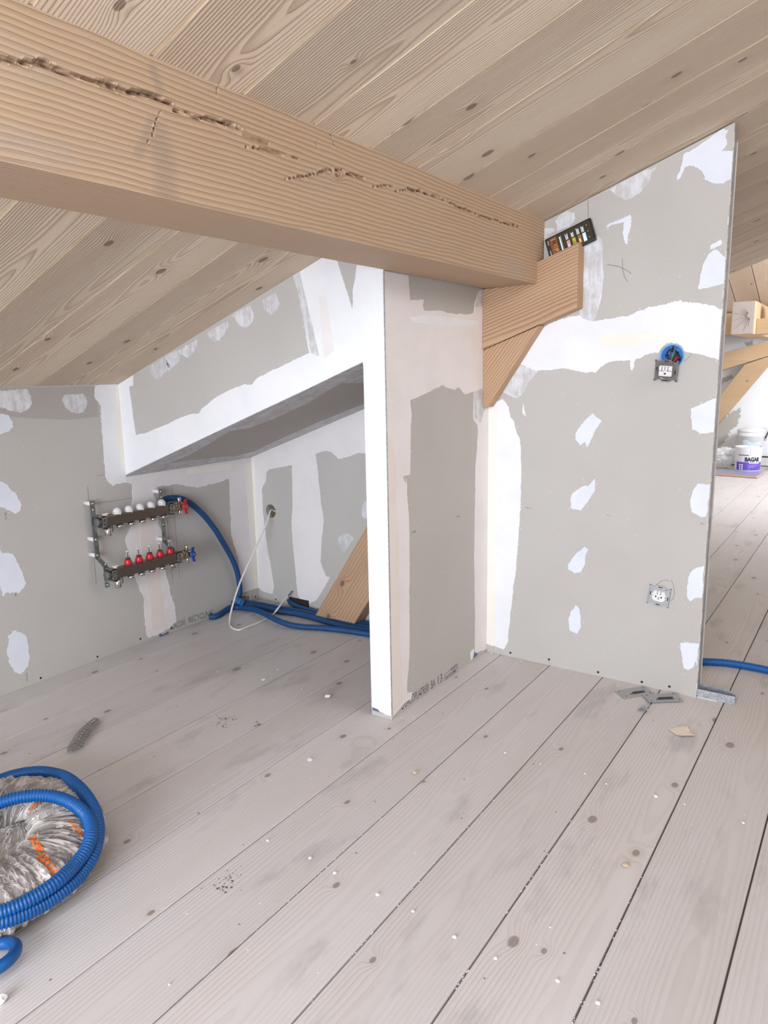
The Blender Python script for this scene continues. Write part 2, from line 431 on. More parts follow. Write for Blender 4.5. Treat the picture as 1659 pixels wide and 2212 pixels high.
# ------------------------------------------------------------------ floor
fl = MB().box((0, YBACK, -0.05), (XFAR, YF, -0.0105))
floor = struct(fl, 'floor', M_['under'], 'whitewashed wide plank floor running towards the far wall', 'floor')
FP, F0 = 0.19273, 0.1205
_bm_cache = {}
def floor_board(x0, x1, y0, y1):
    key = (round(x1 - x0, 4), round(y1 - y0, 4))
    if key not in _bm_cache:
        w, l = (x1 - x0) / 2 - 0.0019, (y1 - y0) / 2 - 0.0006; b = 0.0009; z1 = 0.0; z0 = -0.012
        vs = []
        for zz, ins in ((z0, 0), (z1 - b, 0), (z1, b)):
            vs += [(-w + ins, -l, zz), (w - ins, -l, zz), (w - ins, l, zz), (-w + ins, l, zz)]
        fs = [(0, 3, 2, 1), (8, 9, 10, 11)]
        for j in (0, 4):
            for i in range(4): fs.append((j + i, j + (i + 1) % 4, j + 4 + (i + 1) % 4, j + 4 + i))
        me = bpy.data.meshes.new('floorboard'); me.from_pydata(vs, [], fs); me.update(); _bm_cache[key] = me
    return link('floorboard', _bm_cache[key], M_['floor'], floor, ((x0 + x1) / 2, (y0 + y1) / 2, R_.uniform(-0.0006, 0.0)))
xs = [0.0] + [F0 + FP * k for k in range(0, 40)]
for i in range(len(xs) - 1):
    a, b = xs[i], min(xs[i + 1], XFAR)
    ys = [YBACK, -2.35 if i % 2 else -2.75]
    if i in (9, 10): ys.append(2.0)
    elif i % 3 == 1 and i < 8: ys.append(0.9)
    elif i % 4 == 2: ys.append(2.9)
    ys.append(YF)
    for c, d in zip(ys, ys[1:]): floor_board(a, b, c, d)

# ------------------------------------------------------------------ plank ceilings
TH = math.atan(M)
def ceil_board_mesh(L, wid, gap=0.0062, ch=0.0012, name='ceiling_board'):
    w = wid / 2 - gap / 2; vs = []; T = 0.003
    for zz, ins in ((T, 0), (ch, 0), (0, ch)):
        vs += [(0, -w + ins, zz), (L, -w + ins, zz), (L, w - ins, zz), (0, w - ins, zz)]
    fs = [(0, 1, 2, 3), (11, 10, 9, 8)]
    for j in (0, 4):
        for i in range(4): fs.append((j + 4 + i, j + 4 + (i + 1) % 4, j + (i + 1) % 4, j + i))
    me = bpy.data.meshes.new(name); me.from_pydata(vs, [], fs); me.update(); return me
LS = XRIDGE / math.cos(TH)
cb = MB()
nx, nz = -math.sin(TH), math.cos(TH)
def slope_slab(mb, xa, xb, ya, yb, off0, off1):
    pts = [(xa + nx * off0, ya, zceil(xa) + nz * off0), (xb + nx * off0, ya, zceil(xb) + nz * off0), (xb + nx * off1, ya, zceil(xb) + nz * off1), (xa + nx * off1, ya, zceil(xa) + nz * off1)]
    return mb.prism(pts, (0, yb - ya, 0))
slope_slab(cb, -0.05, XRIDGE, YBACK, YA, 0.0026, 0.03)
ceiling = struct(cb, 'ceiling', M_['raw'], 'sloping ceiling of brushed spruce planks with pale grooves', 'ceiling')
CP, C0 = 0.1902, -0.9005
cme = ceil_board_mesh(LS, CP)
k0 = int(math.floor((YBACK - C0) / CP))
k = k0
while C0 + CP * k < YA - 0.02:
    yc = C0 + CP * k + CP / 2
    if yc + CP / 2 <= YA + 0.03:
        o = link('ceiling_board', cme, M_['ceiling'], ceiling, (0, yc, ZC)); o.rotation_euler = (0, -TH, 0)
    k += 1
# opposite roof slope, behind the photographer's right
ob = MB(); ob.prism([(XRIDGE, YBACK, zceil(XRIDGE)), (XFAR, YBACK, ZC), (XFAR, YBACK, ZC + 0.03), (XRIDGE, YBACK, zceil(XRIDGE) + 0.03)], (0, YF - YBACK, 0))
struct(ob, 'ceiling_right', M_['far_ceiling'], 'opposite sloping plank ceiling beyond the ridge', 'ceiling')
# cross-gable ceiling over the far end
KB, ZB0 = 0.37, 1.622
def zfar(y): return ZB0 + KB * (6.6 - y)
fb = MB(); fb.prism([(0, YA, zfar(YA) + 0.012), (0, YF, zfar(YF) + 0.012), (0, YF, zfar(YF) + 0.03), (0, YA, zfar(YA) + 0.03)], (XRIDGE, 0, 0))
farc = struct(fb, 'ceiling_far', M_['under'], 'bright pale plank ceiling falling towards the far wall', 'ceiling')
THB = math.atan(KB); LB = (YF - YA) / math.cos(THB)
def far_board_mesh(L, wid):
    w = wid / 2 - 0.003; vs = []
    for zz, ins in ((0.012, 0), (0.003, 0), (0, 0.003)):
        vs += [(-w + ins, 0, zz), (w - ins, 0, zz), (w - ins, L, zz), (-w + ins, L, zz)]
    fs = [(0, 1, 2, 3), (11, 10, 9, 8)]
    for j in (0, 4):
        for i in range(4): fs.append((j + 4 + i, j + 4 + (i + 1) % 4, j + (i + 1) % 4, j + i))
    me = bpy.data.meshes.new('ceiling_board'); me.from_pydata(vs, [], fs); me.update(); return me
fme = far_board_mesh(LB, 0.2155)
for j in range(0, 18):
    x = 0.118 + 0.2155 * j
    o = link('ceiling_board', fme, M_['far_ceiling'], farc, (x, YA, zfar(YA))); o.rotation_euler = (-THB, 0, 0)

# ------------------------------------------------------------------ walls
wl = MB().prism([(0, YBACK, -0.02), (0, YF, -0.02), (0, YF, ZC + 0.02), (0, YBACK, ZC + 0.02)], (-0.05, 0, 0))
wall_left = struct(wl, 'wall_left', M_['gyp'], 'low grey plasterboard eaves wall carrying the heating manifold', 'wall')
zap = ZN + MN * (XP - TP)
wf = MB().prism([(0, 0, ZN), (XP - TP, 0, zap), (XP - TP, 0, 0), (XP, 0, 0), (XP, 0, zceil(XP)), (0, 0, ZC)], (0, TP, 0))
wall_front = struct(wf, 'wall_front', M_['gyp'], 'sloping plaster bulkhead over the niche with the white partition end', 'wall')
wp = MB().box((XP - TP, TP, 0), (XP, YR + 0.03, ZB))
wp.box((XP - TP, TP, ZB), (XP, YR + 0.03, zceil(XP - TP)))
wall_partition = struct(wp, 'wall_partition', M_['gyp'], 'narrow plasterboard partition under the big beam', 'wall')
def holed(outer, hole, vec):
    """a sheet with one round cut-out"""
    vec = Vector(vec); outer = [Vector(p) for p in outer]; hole = [Vector(p) for p in hole]
    al = outer + hole; n = len(al); vs = al + [p + vec for p in al]; fs = []
    for t in tessellate_polygon([outer, hole]):
        w = (al[t[1]] - al[t[0]]).cross(al[t[2]] - al[t[0]])
        t = tuple(t) if w.dot(vec) < 0 else tuple(t[::-1])
        fs.append(t); fs.append(tuple(i + n for i in t[::-1]))
    for ring in (list(range(len(outer))), list(range(len(outer), n))):
        for a, b in zip(ring, ring[1:] + ring[:1]): fs.append((a, b, b + n, a + n))
    return MB().add(vs, fs)
def circle(c, r, k=28): return [(c[0] + r * math.cos(2 * math.pi * i / k), c[1], c[2] + r * math.sin(2 * math.pi * i / k)) for i in range(k)]
BOX = at(1, YR, 1451.7, 769.5)
wr = holed([(XP, YR, 0), (XE, YR, 0), (XE, YR, zceil(XE) - 0.004), (XP, YR, zceil(XP))], circle(BOX, 0.0345), (0, 0.0125, 0))
wall_right = struct(wr, 'wall_right', M_['gyp'], 'grey plasterboard stub wall with sockets and white filler patches', 'wall')
st = MB().prism([(XE - 0.05, YR + 0.0128, 0), (XE - 0.0008, YR + 0.0128, 0), (XE - 0.0008, YR + 0.0128, zceil(XE) - 0.02), (XE - 0.05, YR + 0.0128, zceil(XE - 0.05) - 0.02)], (0, 0.047, 0))
M_['stud'] = galv('grey_stud_steel', srgb(160, 163, 170), 40, 0.5, 0.3)
st.build('metal_stud', M_['stud'], wall_right)['label'] = 'galvanised metal stud at the open wall end'
bk = MB().prism([(XP, YR + 0.0602, 0), (XE + 0.0004, YR + 0.0602, 0), (XE + 0.0004, YR + 0.0602, zceil(XE) - 0.04), (XP, YR + 0.0602, zceil(XP) - 0.06)], (0, 0.0125, 0))
bk.build('plasterboard_sheet', M_['gyp_core'], wall_right)
# ragged paper edge of the front sheet
eg = MB(); zz = 0.01; q = []
while zz < zceil(XE) - 0.03:
    h = R_.uniform(0.008, 0.03); w = R_.uniform(0.0, 0.0012)
    eg.box((XE - 0.0015, YR + R_.uniform(-0.0008, 0.003), zz), (XE + w, YR + 0.0122, zz + h * 0.9)); zz += h
e = eg.build('torn_paper_edge', M_['gyp_core'], wall_right)
HOLE = at(1, YB, 585, 1104)
wb = holed([(0, YB, -0.01), (XP, YB, -0.01), (XP, YB, ZN + MN * XP + 0.02), (0, YB, ZN + 0.02)], circle(HOLE, 0.031), (0, 0.02, 0))
wall_niche = struct(wb, 'wall_back', M_['gyp'], 'grey plasterboard back wall inside the dark niche', 'wall')
cn = MB().prism([(0, TP, ZN), (XP - TP, TP, zap), (XP - TP, TP, zap + 0.02), (0, TP, ZN + 0.02)], (0, YB - TP, 0))
ceil_niche = struct(cn, 'ceiling_niche', M_['gyp'], 'sloping grey plasterboard soffit inside the niche', 'ceiling')
# far wall, cheek, gable, right wall (openings where the daylight comes in)
fw = MB().box((0, YF, -0.02), (XFAR, YF + 0.05, 2.6))
M_['far_wall'] = plain('white_far_plaster', srgb(236, 236, 238), 0.8, noise=0.02, scale=3)
wall_far = struct(fw, 'wall_far', M_['far_wall'], 'brightly lit white plastered wall at the far end', 'wall')
ck = MB().prism([(0, YA + 0.03, zceil(0) + 0.02), (XRIDGE, YA + 0.03, zceil(XRIDGE) + 0.02), (XRIDGE, YA + 0.03, zfar(YA) + 0.05), (0, YA + 0.03, zfar(YA) + 0.05)], (0, 0.02, 0))
struct(ck, 'wall_upper', M_['far_wall'], 'white cheek wall closing the step between the two ceilings', 'wall')
gb = MB(); y0, y1 = YBACK - 0.1, YBACK
for a, b in (((0, 0), (1.4, 1.6)), ((3.8, 0), (XFAR, 1.2)), ((1.4, 0), (3.8, 0.3))):
    gb.box((a[0], y0, a[1]), (b[0], y1, b[1]))
gb.prism([(0, y0, 1.0), (1.4, y0, 1.0), (1.4, y0, zceil(1.4)), (0, y0, zceil(0))], (0, 0.1, 0))
gb.prism([(1.4, y0, 2.02), (3.8, y0, 2.02), (3.8, y0, zceil(3.8)), (XRIDGE, y0, zceil(XRIDGE)), (1.4, y0, 2.03)], (0, 0.1, 0))
gb.prism([(3.8, y0, 1.2), (XFAR, y0, 1.2), (XFAR, y0, ZC), (XRIDGE, y0, zceil(XRIDGE)), (3.8, y0, zceil(3.8))], (0, 0.1, 0))
struct(gb, 'wall_gable', M_['far_wall'], 'white gable wall with a wide window opening behind the viewpoint', 'wall')
rw = MB(); rw.box((XFAR, YBACK, 0), (XFAR + 0.1, YF, 0.2))
rw.box((XFAR, YBACK, 0.2), (XFAR + 0.1, -2.0, ZC + 0.03)); rw.box((XFAR, 1.2, 0.2), (XFAR + 0.1, YF, ZC + 0.03))
struct(rw, 'wall_eaves', M_['far_wall'], 'white low wall with a window opening on the opposite eaves', 'wall')

# ------------------------------------------------------------------ joint compound patches, screws, print on the boards
PL = {
    'L': (lambda u, v: at(0, 0.0, u, v), Vector((1, 0, 0)), lambda p: (p.y, p.z)),
    'F': (lambda u, v: at(1, 0.0, u, v), Vector((0, -1, 0)), lambda p: (p.x, p.z)),
    'P': (lambda u, v: at(0, XP, u, v), Vector((1, 0, 0)), lambda p: (p.y, p.z)),
    'R': (lambda u, v: at(1, YR, u, v), Vector((0, -1, 0)), lambda p: (p.x, p.z)),
    'B': (lambda u, v: at(1, YB, u, v), Vector((0, -1, 0)), lambda p: (p.x, p.z)),
    'N': (at_niche_ceiling, Vector((MN, 0, -1)).normalized(), lambda p: (p.x, p.y)),
    'W': (lambda u, v: at(1, YF, u, v), Vector((0, -1, 0)), lambda p: (p.x, p.z)),
}
ROOT = {'L': wall_left, 'F': wall_front, 'P': wall_partition, 'R': wall_right, 'B': wall_niche, 'N': ceil_niche, 'W': wall_far}
E_ = 0.0006
def clampL(p): p.z = min(max(p.z, 0.0), ZC - 0.001); return p
def clampLn(p): p.y = min(p.y, -E_); return clampL(p)
def clampLi(p):
    p.y = min(max(p.y, 0.0), YB - E_); p.z = min(max(p.z, 0.0), ZN - E_); return p
def clampF(p):
    p.x = min(max(p.x, E_), XP); p.z = min(p.z, zceil(p.x) - 0.002)
    if XP - TP - 0.012 < p.x < XP - TP and p.z < zap - 0.006: p.x = XP - TP + 0.0004
    lo = ZN + MN * p.x if p.x < XP - TP else 0
    p.z = max(p.z, lo); return p
def clampP(p): p.y = min(max(p.y, 0.0), YR - E_); p.z = min(max(p.z, 0), ZB - 0.001); return p
def clampR(p): p.x = min(max(p.x, XP + E_), XE); p.z = min(max(p.z, 0), zceil(p.x) - 0.005); return p
def clampB(p): p.x = min(max(p.x, E_), XP - TP); p.z = min(max(p.z, 0), ZN + MN * p.x - 0.001); return p
def clampN(p):
    p.x = min(max(p.x, E_), XP - TP); p.y = min(max(p.y, TP * 0 + 0.002), YB - E_); p.z = ZN + MN * p.x; return p
CL = {'L': clampL, 'F': clampF, 'P': clampP, 'R': clampR, 'B': clampB, 'N': clampN, 'W': lambda p: p}
def patch(pl, pts, sc=None, org=(0, 0), mat='filler', t=0.0009, rag=0.003, clamp=None, name='filler_patch', label=None):
    """a thin coat of joint compound with a ragged edge on wall pl"""
    to3, nrm, to2 = PL[pl]; clamp = clamp or CL[pl]
    if sc: pts = [(org[0] + a / sc, org[1] + b / sc) for a, b in pts]
    P = [to3(*q) for q in pts]; out = []
    n = len(P)
    for i in range(n):
        a, b = P[i], P[(i + 1) % n]
        ca, cb_ = clamp(a.copy()), clamp(b.copy())
        edge = (ca - a).length > 1e-5 and (cb_ - b).length > 1e-5
        L = (b - a).length; k = max(1, min(110, int(L / 0.0036)))
        d = (b - a).normalized() if L > 1e-6 else Vector((0, 0, 1)); s = d.cross(nrm)
        r1 = 0.0
        for j in range(k):
            f = j / k; q = a.lerp(b, f)
            if j and not edge:
                r1 = 0.80 * r1 + R_.uniform(-1, 1) * 0.5; r2 = R_.uniform(-1, 1) ** 3
                am = rag * min(1.0, 4 * f * (1 - f) + 0.25)
                q = q + s * ((r1 * 1.1 + r2 * 0.5) * am) + d * R_.uniform(-0.0008, 0.0008)
            out.append(clamp(q))
    clean = [out[0]]
    for q in out[1:]:
        if (q - clean[-1]).length > 2e-4: clean.append(q)
    if (clean[0] - clean[-1]).length < 2e-4: clean.pop()
    flat = [Vector((*to2(p), 0)) for p in clean]
    tri = tessellate_polygon([flat]); n = len(clean)
    vs = [p + nrm * t for p in clean] + [p - nrm * 0.0002 for p in clean]
    ar = sum(flat[i].x * flat[(i + 1) % n].y - flat[(i + 1) % n].x * flat[i].y for i in range(n))
    fs = []
    for q in tri:
        w = (vs[q[1]] - vs[q[0]]).cross(vs[q[2]] - vs[q[0]])
        if w.length > 1e-12: fs.append(tuple(q) if w.dot(nrm) > 0 else tuple(q[::-1]))
    for i in range(n):
        j = (i + 1) % n
        w = (vs[j] - vs[i]).cross(vs[i + n] - vs[i]); fs.append((i, j, j + n, i + n))
    me = bpy.data.meshes.new(name); me.from_pydata([tuple(v) for v in vs], [], fs); me.update()
    o = link(name, me, M_[mat], ROOT[pl])
    if label: o['label'] = label
    if rag >= 0.0016 and mat in ('filler', 'filler_spot', 'filler_rose'):
        for i in range(0, n, 2):
            if R_.random() < 0.10:
                nxt = clean[(i + 1) % n]; d = (nxt - clean[i])
                if d.length < 1e-5 or d.length > 0.02: continue
                sd = d.normalized().cross(nrm); sd = sd if ar * 1 > 0 else sd
                for sg in (-1, 1):
                    SPECK.setdefault(pl, []).append((clean[i] + sd * sg * R_.uniform(0.002, 0.010) + d.normalized() * R_.uniform(-0.006, 0.006), R_.uniform(0.0006, 0.0019)))
    return o
SPECK = {}
def specks(pl, pts):
    to3, nrm, to2 = PL[pl]; mb = MB(); e1 = nrm.orthogonal().normalized(); e2 = nrm.cross(e1)
    for p, r in pts:
        q = CL[pl](p.copy())
        if (q - p).length > 1e-4: continue
        k = 6; a0 = R_.uniform(0, 6); sx = R_.uniform(0.6, 1.5)
        mb.add([p + nrm * 0.0008] + [p + nrm * 0.0004 + e1 * math.cos(a0 + i * 6.2832 / k) * r * sx + e2 * math.sin(a0 + i * 6.2832 / k) * r for i in range(k)], [(0, 1 + i, 1 + (i + 1) % k) for i in range(k)])
    if mb.v:
        o = mb.build('filler_specks', M_['filler_spot'], ROOT[pl]); o['kind'] = 'stuff'
def strip(pl, pts, w, mat='pencil', name='pencil_line', t=0.0004):
    to3, nrm, to2 = PL[pl]; P = [to3(*q) for q in pts]; mb = MB(); vs = []
    for i, p in enumerate(P):
        d = (P[min(i + 1, len(P) - 1)] - P[max(i - 1, 0)]).normalized(); s = d.cross(nrm) * (w / 2)
        vs += [p + nrm * t + s, p + nrm * t - s]
    mb.add(vs, [(2 * i, 2 * i + 1, 2 * i + 3, 2 * i + 2) for i in range(len(P) - 1)])
    return mb.build(name, M_[mat], ROOT[pl])
def screw(pl, u, v, r=0.0042, mat='dark'):
    to3, nrm, _ = PL[pl]; p = to3(u, v)
    return MB(p).lathe([(r, -0.001), (r, 0.0006), (r * 0.7, 0.001), (r * 0.35, 0.0002)], p, p + nrm, 10).build('screw', M_[mat], ROOT[pl])
def text(pl, s, a, b, h, mat='ink', name='printed_text', t=0.0005, sq=None):
    """flat print from point a to point b (photo positions) on wall pl, letters h tall"""
    to3, nrm, _ = PL[pl]
    return text3(s, to3(*a), to3(*b), nrm, h, mat, ROOT[pl], name, t)
def text3(s, A, B, nrm, h, mat, parent, name='printed_text', t=0.0005, bold=0.0):
    c = bpy.data.curves.new('t', 'FONT'); c.body = s; c.size = 1.0; c.resolution_u = 3; c.offset = bold
    tmp = bpy.data.objects.new('t', c); COL.objects.link(tmp)
    me = bpy.data.meshes.new_from_object(tmp); bpy.data.objects.remove(tmp); bpy.data.curves.remove(c)
    xs_ = [v.co.x for v in me.vertices]; ys_ = [v.co.y for v in me.vertices]
    x0, x1, yy0, yy1 = min(xs_), max(xs_), min(ys_), max(ys_)
    ex = (B - A); up = nrm.cross(ex.normalized()); c0 = A
    for v in me.vertices:
        v.co = A + ex * ((v.co.x - x0) / (x1 - x0)) + up * ((v.co.y - yy0) / (yy1 - yy0) * h) + nrm * t - wloc(parent)
    me.materials.clear(); me.name = name
    return link(name, me, M_[mat] if isinstance(mat, str) else mat, parent)

# --- left wall
S1, O1 = 3.16, (0, 820)
patch('L', [(-30, 80), (185, 65), (210, 110), (212, 170), (195, 200), (140, 228), (60, 210), (-30, 180)], S1, O1, 'filler_thin')
patch('L', [(420, 140), (440, 105), (500, 100), (575, 100), (595, 145), (585, 190), (565, 228), (500, 225), (460, 200), (435, 170)], S1, O1, 'filler_thin')
patch('L', [(-30, 235), (10, 235), (60, 245), (88, 290), (90, 325), (60, 355), (0, 375), (-30, 375)], S1, O1, 'filler_spot')
patch('L', [(-40, 690), (0, 695), (40, 710), (110, 780), (147, 850), (130, 900), (105, 915), (40, 880), (-40, 840)], S1, O1, 'filler_spot')
patch('L', [(-60, 1150), (0, 1165), (20, 1185), (90, 1190), (130, 1260), (165, 1350), (178, 1395), (150, 1430), (130, 1455), (70, 1460), (40, 1455), (20, 1480), (10, 1440), (-40, 1360)], S1, O1, 'filler_spot', rag=0.004)
patch('L', [(55, 1750), (100, 1710), (150, 1730), (175, 1745), (190, 1800), (203, 1890), (190, 1960), (140, 2010), (95, 1990), (60, 1930), (50, 1840)], S1, O1, 'filler_spot')
patch('L', [(204.6, 833.3), (205.3, 860.8), (213, 869), (218, 879), (220, 934), (223.6, 980.5), (226.6, 1007), (226.6, 1028), (232, 1039), (240, 1046), (242.5, 1051), (250, 1046), (258, 1045), (275, 1042), (275, 1026), (259, 826), (230, 825)],
      mat='filler', clamp=clampLn, label='white corner tape coat beside the bulkhead')
patch('L', [(250, 830), (252, 905), (251, 930), (262, 1010), (275, 1012), (259, 828)], mat='filler_cream', clamp=clampLn, t=0.0014, rag=0.001)
patch('L', [(268, 1031), (543, 988), (562, 1268.6), (538, 1276), (522, 1283), (515, 1213), (510, 1191.5), (499.6, 1155), (494.7, 1034), (472, 1042), (428, 1053.5), (402, 1050), (377, 1046), (345, 1051), (283, 1046), (273, 1042)],
      mat='filler_rose', clamp=clampLi)
patch('L', [(283, 1040), (286, 1074), (283, 1089), (283.5, 1136), (270, 1168.5), (277.7, 1188), (293, 1249.5), (299, 1263), (311.7, 1294.7), (312, 1323), (316.5, 1370.6), (322.8, 1377), (346.5, 1367.5), (364, 1358), (381.3, 1342), (376.6, 1304), (368.7, 1285), (364, 1256.7), (357, 1228), (345, 1186), (351, 1155), (342, 1130), (339.4, 1083.7), (331.7, 1068), (345, 1046)],
      mat='filler_rose', t=0.0012, rag=0.004, label='vertical filled board joint behind the manifold')
patch('L', [(300, 1120), (330, 1110), (338, 1200), (352, 1290), (356, 1352), (330, 1365), (322, 1290), (306, 1210)], mat='filler_beige', t=0.0016)
patch('L', [(528, 1000), (544, 1000), (560, 1268), (548, 1272)], mat='filler_cream', t=0.0014, clamp=clampLi, rag=0.001)
patch('L', [(405, 1012), (500, 1000), (498, 1014), (400, 1026)], mat='filler_cream', t=0.0014, clamp=clampLi, rag=0.001)
for u, v in ((88, 1464.5), (210.5, 1418.5), (303, 1380), (370.5, 1357), (456.5, 1324.5), (552, 1289)): screw('L', u, v, 0.0040)
for u, v in ((16, 860), (160, 857), (10, 1067), (31, 1249), (50, 1414)): screw('L', u, v, 0.0035, 'filler')
for a, b in (((189, 1051), (208, 1262)), ((354, 1052), (373, 1262)), ((371, 1047), (388, 1250)), ((180, 1092), (290, 1075)), ((182, 1166), (218, 1158)), ((193, 1198), (214, 1195)), ((210, 1028), (226, 1025))):
    strip('L', [a, b], 0.0012)
text('L', 'PLACO\u00ae', (368, 1362), (401, 1349), 0.027)
text('L', 'RECYCLING', (408, 1346), (459, 1329), 0.027)
strip('L', [(344, 1371), (352, 1374), (364, 1366)], 0.012, 'ink_blue', 'print_smear')
text('L', 'PP13', (9, 1108), (11, 1122), 0.006, 'pencil'); text('L', '07/20', (55, 1455), (57, 1472), 0.006, 'pencil'); text('L', '2', (31, 1287), (36, 1286), 0.018, 'pencil')
# cut-out for the pipes at the niche corner
c0 = at(0, 0.0, 500, 1322); 
MB().box((-0.004, 0.497, 0.004), (0.0012, 0.585, 0.040)).build('pipe_cutout', M_['dark'], wall_left)['label'] = 'dark cut-out where the blue pipes leave the wall'
MB().box((-0.004, 0.552, 0.003), (0.0022, 0.608, 0.036)).build('metal_rail', M_['zinc'], wall_left)
MB().box((-0.004, 0.608, 0.0), (0.003, 0.617, 0.042)).build('plasterboard_edge', M_['gyp_core'], wall_left)

# --- bulkhead and partition end
S2, O2 = 2.765, (240, 560)
patch('F', [(250, 826), (272, 815), (286, 806), (288, 813), (287.7, 833), (279, 835), (294, 940), (318, 934), (348.5, 921.7), (410, 894.5), (430, 893), (437, 882), (464, 860), (493, 844), (529, 829.4), (544, 831), (558, 815), (614, 788), (668.6, 762.5), (659.5, 712), (648.7, 650.4), (634, 596), (640, 580), (690, 550), (728, 560), (730, 567), (755, 645), (761, 668), (762.6, 625), (771.7, 572), (829, 580), (846, 1549), (836, 1547), (826, 1538), (815, 1533), (802, 1527), (784, 783), (268, 1027)],
      rag=0.0016, t=0.001, label='white plaster coat over the bulkhead edges and partition end')
patch('F', [(634, 596), (648, 588), (672, 690), (690, 770), (672, 762), (659, 712), (648, 650)], mat='filler_thin', t=0.0013, rag=0.001)
patch('F', [(690, 640), (705, 640), (722, 760), (700, 775)], mat='filler_rose', t=0.0013)
for pts in ([(232, 640), (320, 585), (360, 640), (335, 665), (290, 715), (260, 710), (235, 675)], [(325, 580), (395, 545), (418, 570), (410, 610), (340, 668)], [(398, 548), (515, 478), (512, 520), (480, 570), (455, 587), (420, 570)],
            [(568, 440), (600, 420), (695, 370), (702, 400), (680, 445), (650, 485), (620, 490), (590, 470)], [(722, 335), (740, 320), (835, 278), (855, 325), (845, 375), (810, 412), (770, 395)], [(908, 240), (985, 198), (1008, 265), (995, 295), (960, 335), (915, 295)]):
    patch('F', pts, S2, O2, 'filler_thin', rag=0.0022)
for u, v in ((402, 748), (366, 772), (471, 709), (522, 677), (579, 645)): screw('F', u, v, 0.004, 'filler')
patch('F', [(455, 742), (470, 736), (470, 736.5), (456, 744)], mat='pencil', t=0.0003, rag=0, name='pencil_line') if False else None
MB().box((XP - TP + 0.001, -0.0012, 0.0), (XP, 0.0, 0.012)).build('bare_board_strip', M_['gyp'], wall_front)
patch('F', [(805, 1527), (818, 1533), (819, 1538), (806, 1534)], mat='ink_blue', t=0.0012, rag=0.001, name='print_smear')
# metal corner bead along the partition's front arris
MB().box((XP - 0.0012, -0.0014, 0.016), (XP + 0.0014, 0.0012, ZB - 0.002)).build('corner_bead', M_['galv'], wall_front)
be = MB(); a = Vector((0.0, -0.0012, ZN - 0.0006)); b = Vector((XP - TP, -0.0012, zap - 0.0006))
be.tube([a, b], 0.0011, 6); be.build('corner_bead', M_['galv'], wall_front)

# --- partition front
up = lambda pts: [(800 + a / 4.425, 580 + b / 4.425) for a, b in pts]
lo = lambda pts: [(800 + a / 4.096, 1020 + b / 4.096) for a, b in pts]
patch('P', [(827, 575), (880, 590)] + up([(362, 65), (378, 300), (510, 295), (500, 360), (515, 405), (690, 405), (830, 440), (870, 430), (900, 440), (985, 425), (998, 330), (1030, 225), (1090, 195)]) + [(1062, 760), (1064, 1397)] + lo([(930, 1600), (925, 1590), (928, 1250), (920, 800), (924, 500), (930, 0)])
      + up([(1030, 1560), (1025, 1500), (985, 1440), (985, 1180), (900, 1200), (840, 1130), (800, 1160), (690, 1115), (560, 1180), (380, 1258), (395, 1400), (385, 1500), (380, 1970), (310, 1990), (342, 2060)])
      + lo([(318, 60), (345, 540), (345, 1600), (325, 1850), (325, 1950), (370, 1940), (365, 2000), (300, 2045), (185, 2180)]) + [(844, 1551)],
      mat='filler_rose', rag=0.002, t=0.001, label='off-white plaster coat along the partition edges')
patch('P', up([(155, 1600), (210, 1650), (240, 1950)]) + lo([(222, 300), (250, 700), (255, 1500), (290, 2010), (185, 2170)]) + [(845, 1548), (836, 1000)], mat='filler_beige', t=0.0014, rag=0.001)
patch('P', up([(370, 470), (520, 440), (1030, 500), (1040, 540), (700, 545), (400, 515)]), mat='filler', t=0.0013, rag=0.001)
patch('P', up([(1000, 340), (1030, 225), (1072, 215), (1072, 360), (1010, 370)]), mat='filler_thin', t=0.0013, rag=0.001)
patch('P', up([(985, 1180), (1060, 1150), (1095, 1200), (1095, 1330), (1050, 1480), (1000, 1430), (985, 1380)]), mat='filler_thin', t=0.0013, rag=0.001)
patch('P', lo([(885, 1590), (912, 1560), (920, 1650), (888, 1662)]), mat='filler', t=0.0012)
patch('P', lo([(918, 1585), (930, 1600), (948, 1610), (905, 1660), (912, 1620)]), mat='ink_blue', t=0.0014, name='print_smear')
for u, v in ((908, 1499), (982, 1449.5), (869, 1531)): screw('P', u, v, 0.0032)
text('P', 'PLACOPLATRE\u00ae', (871, 1531), (926, 1492), 0.030)
text('P', 'BA', (931, 1489), (940, 1482.5), 0.030); text('P', '13', (946, 1478), (955, 1471.5), 0.030)
for a, b in (((960, 1470), (988, 1449)), ((960, 1457.5), (988, 1434)), ((960, 1470), (960, 1457.5)), ((988, 1449), (988, 1434)), ((961, 1464), (988, 1442))):
    strip('P', [a, b], 0.0014, 'ink_blue', 'printed_frame')
text('P', 'PLACO', (974, 1450.5), (987, 1440.5), 0.013, 'ink_blue'); text('P', 'BA13 SYSTEM', (963, 1466.5), (984, 1451), 0.008, 'ink_blue')
text('P', '07/20', (985, 1119), (993, 1116), 0.005, 'pencil'); text('P', 'NF EN', (890, 1152), (898, 1149), 0.005, 'pencil')

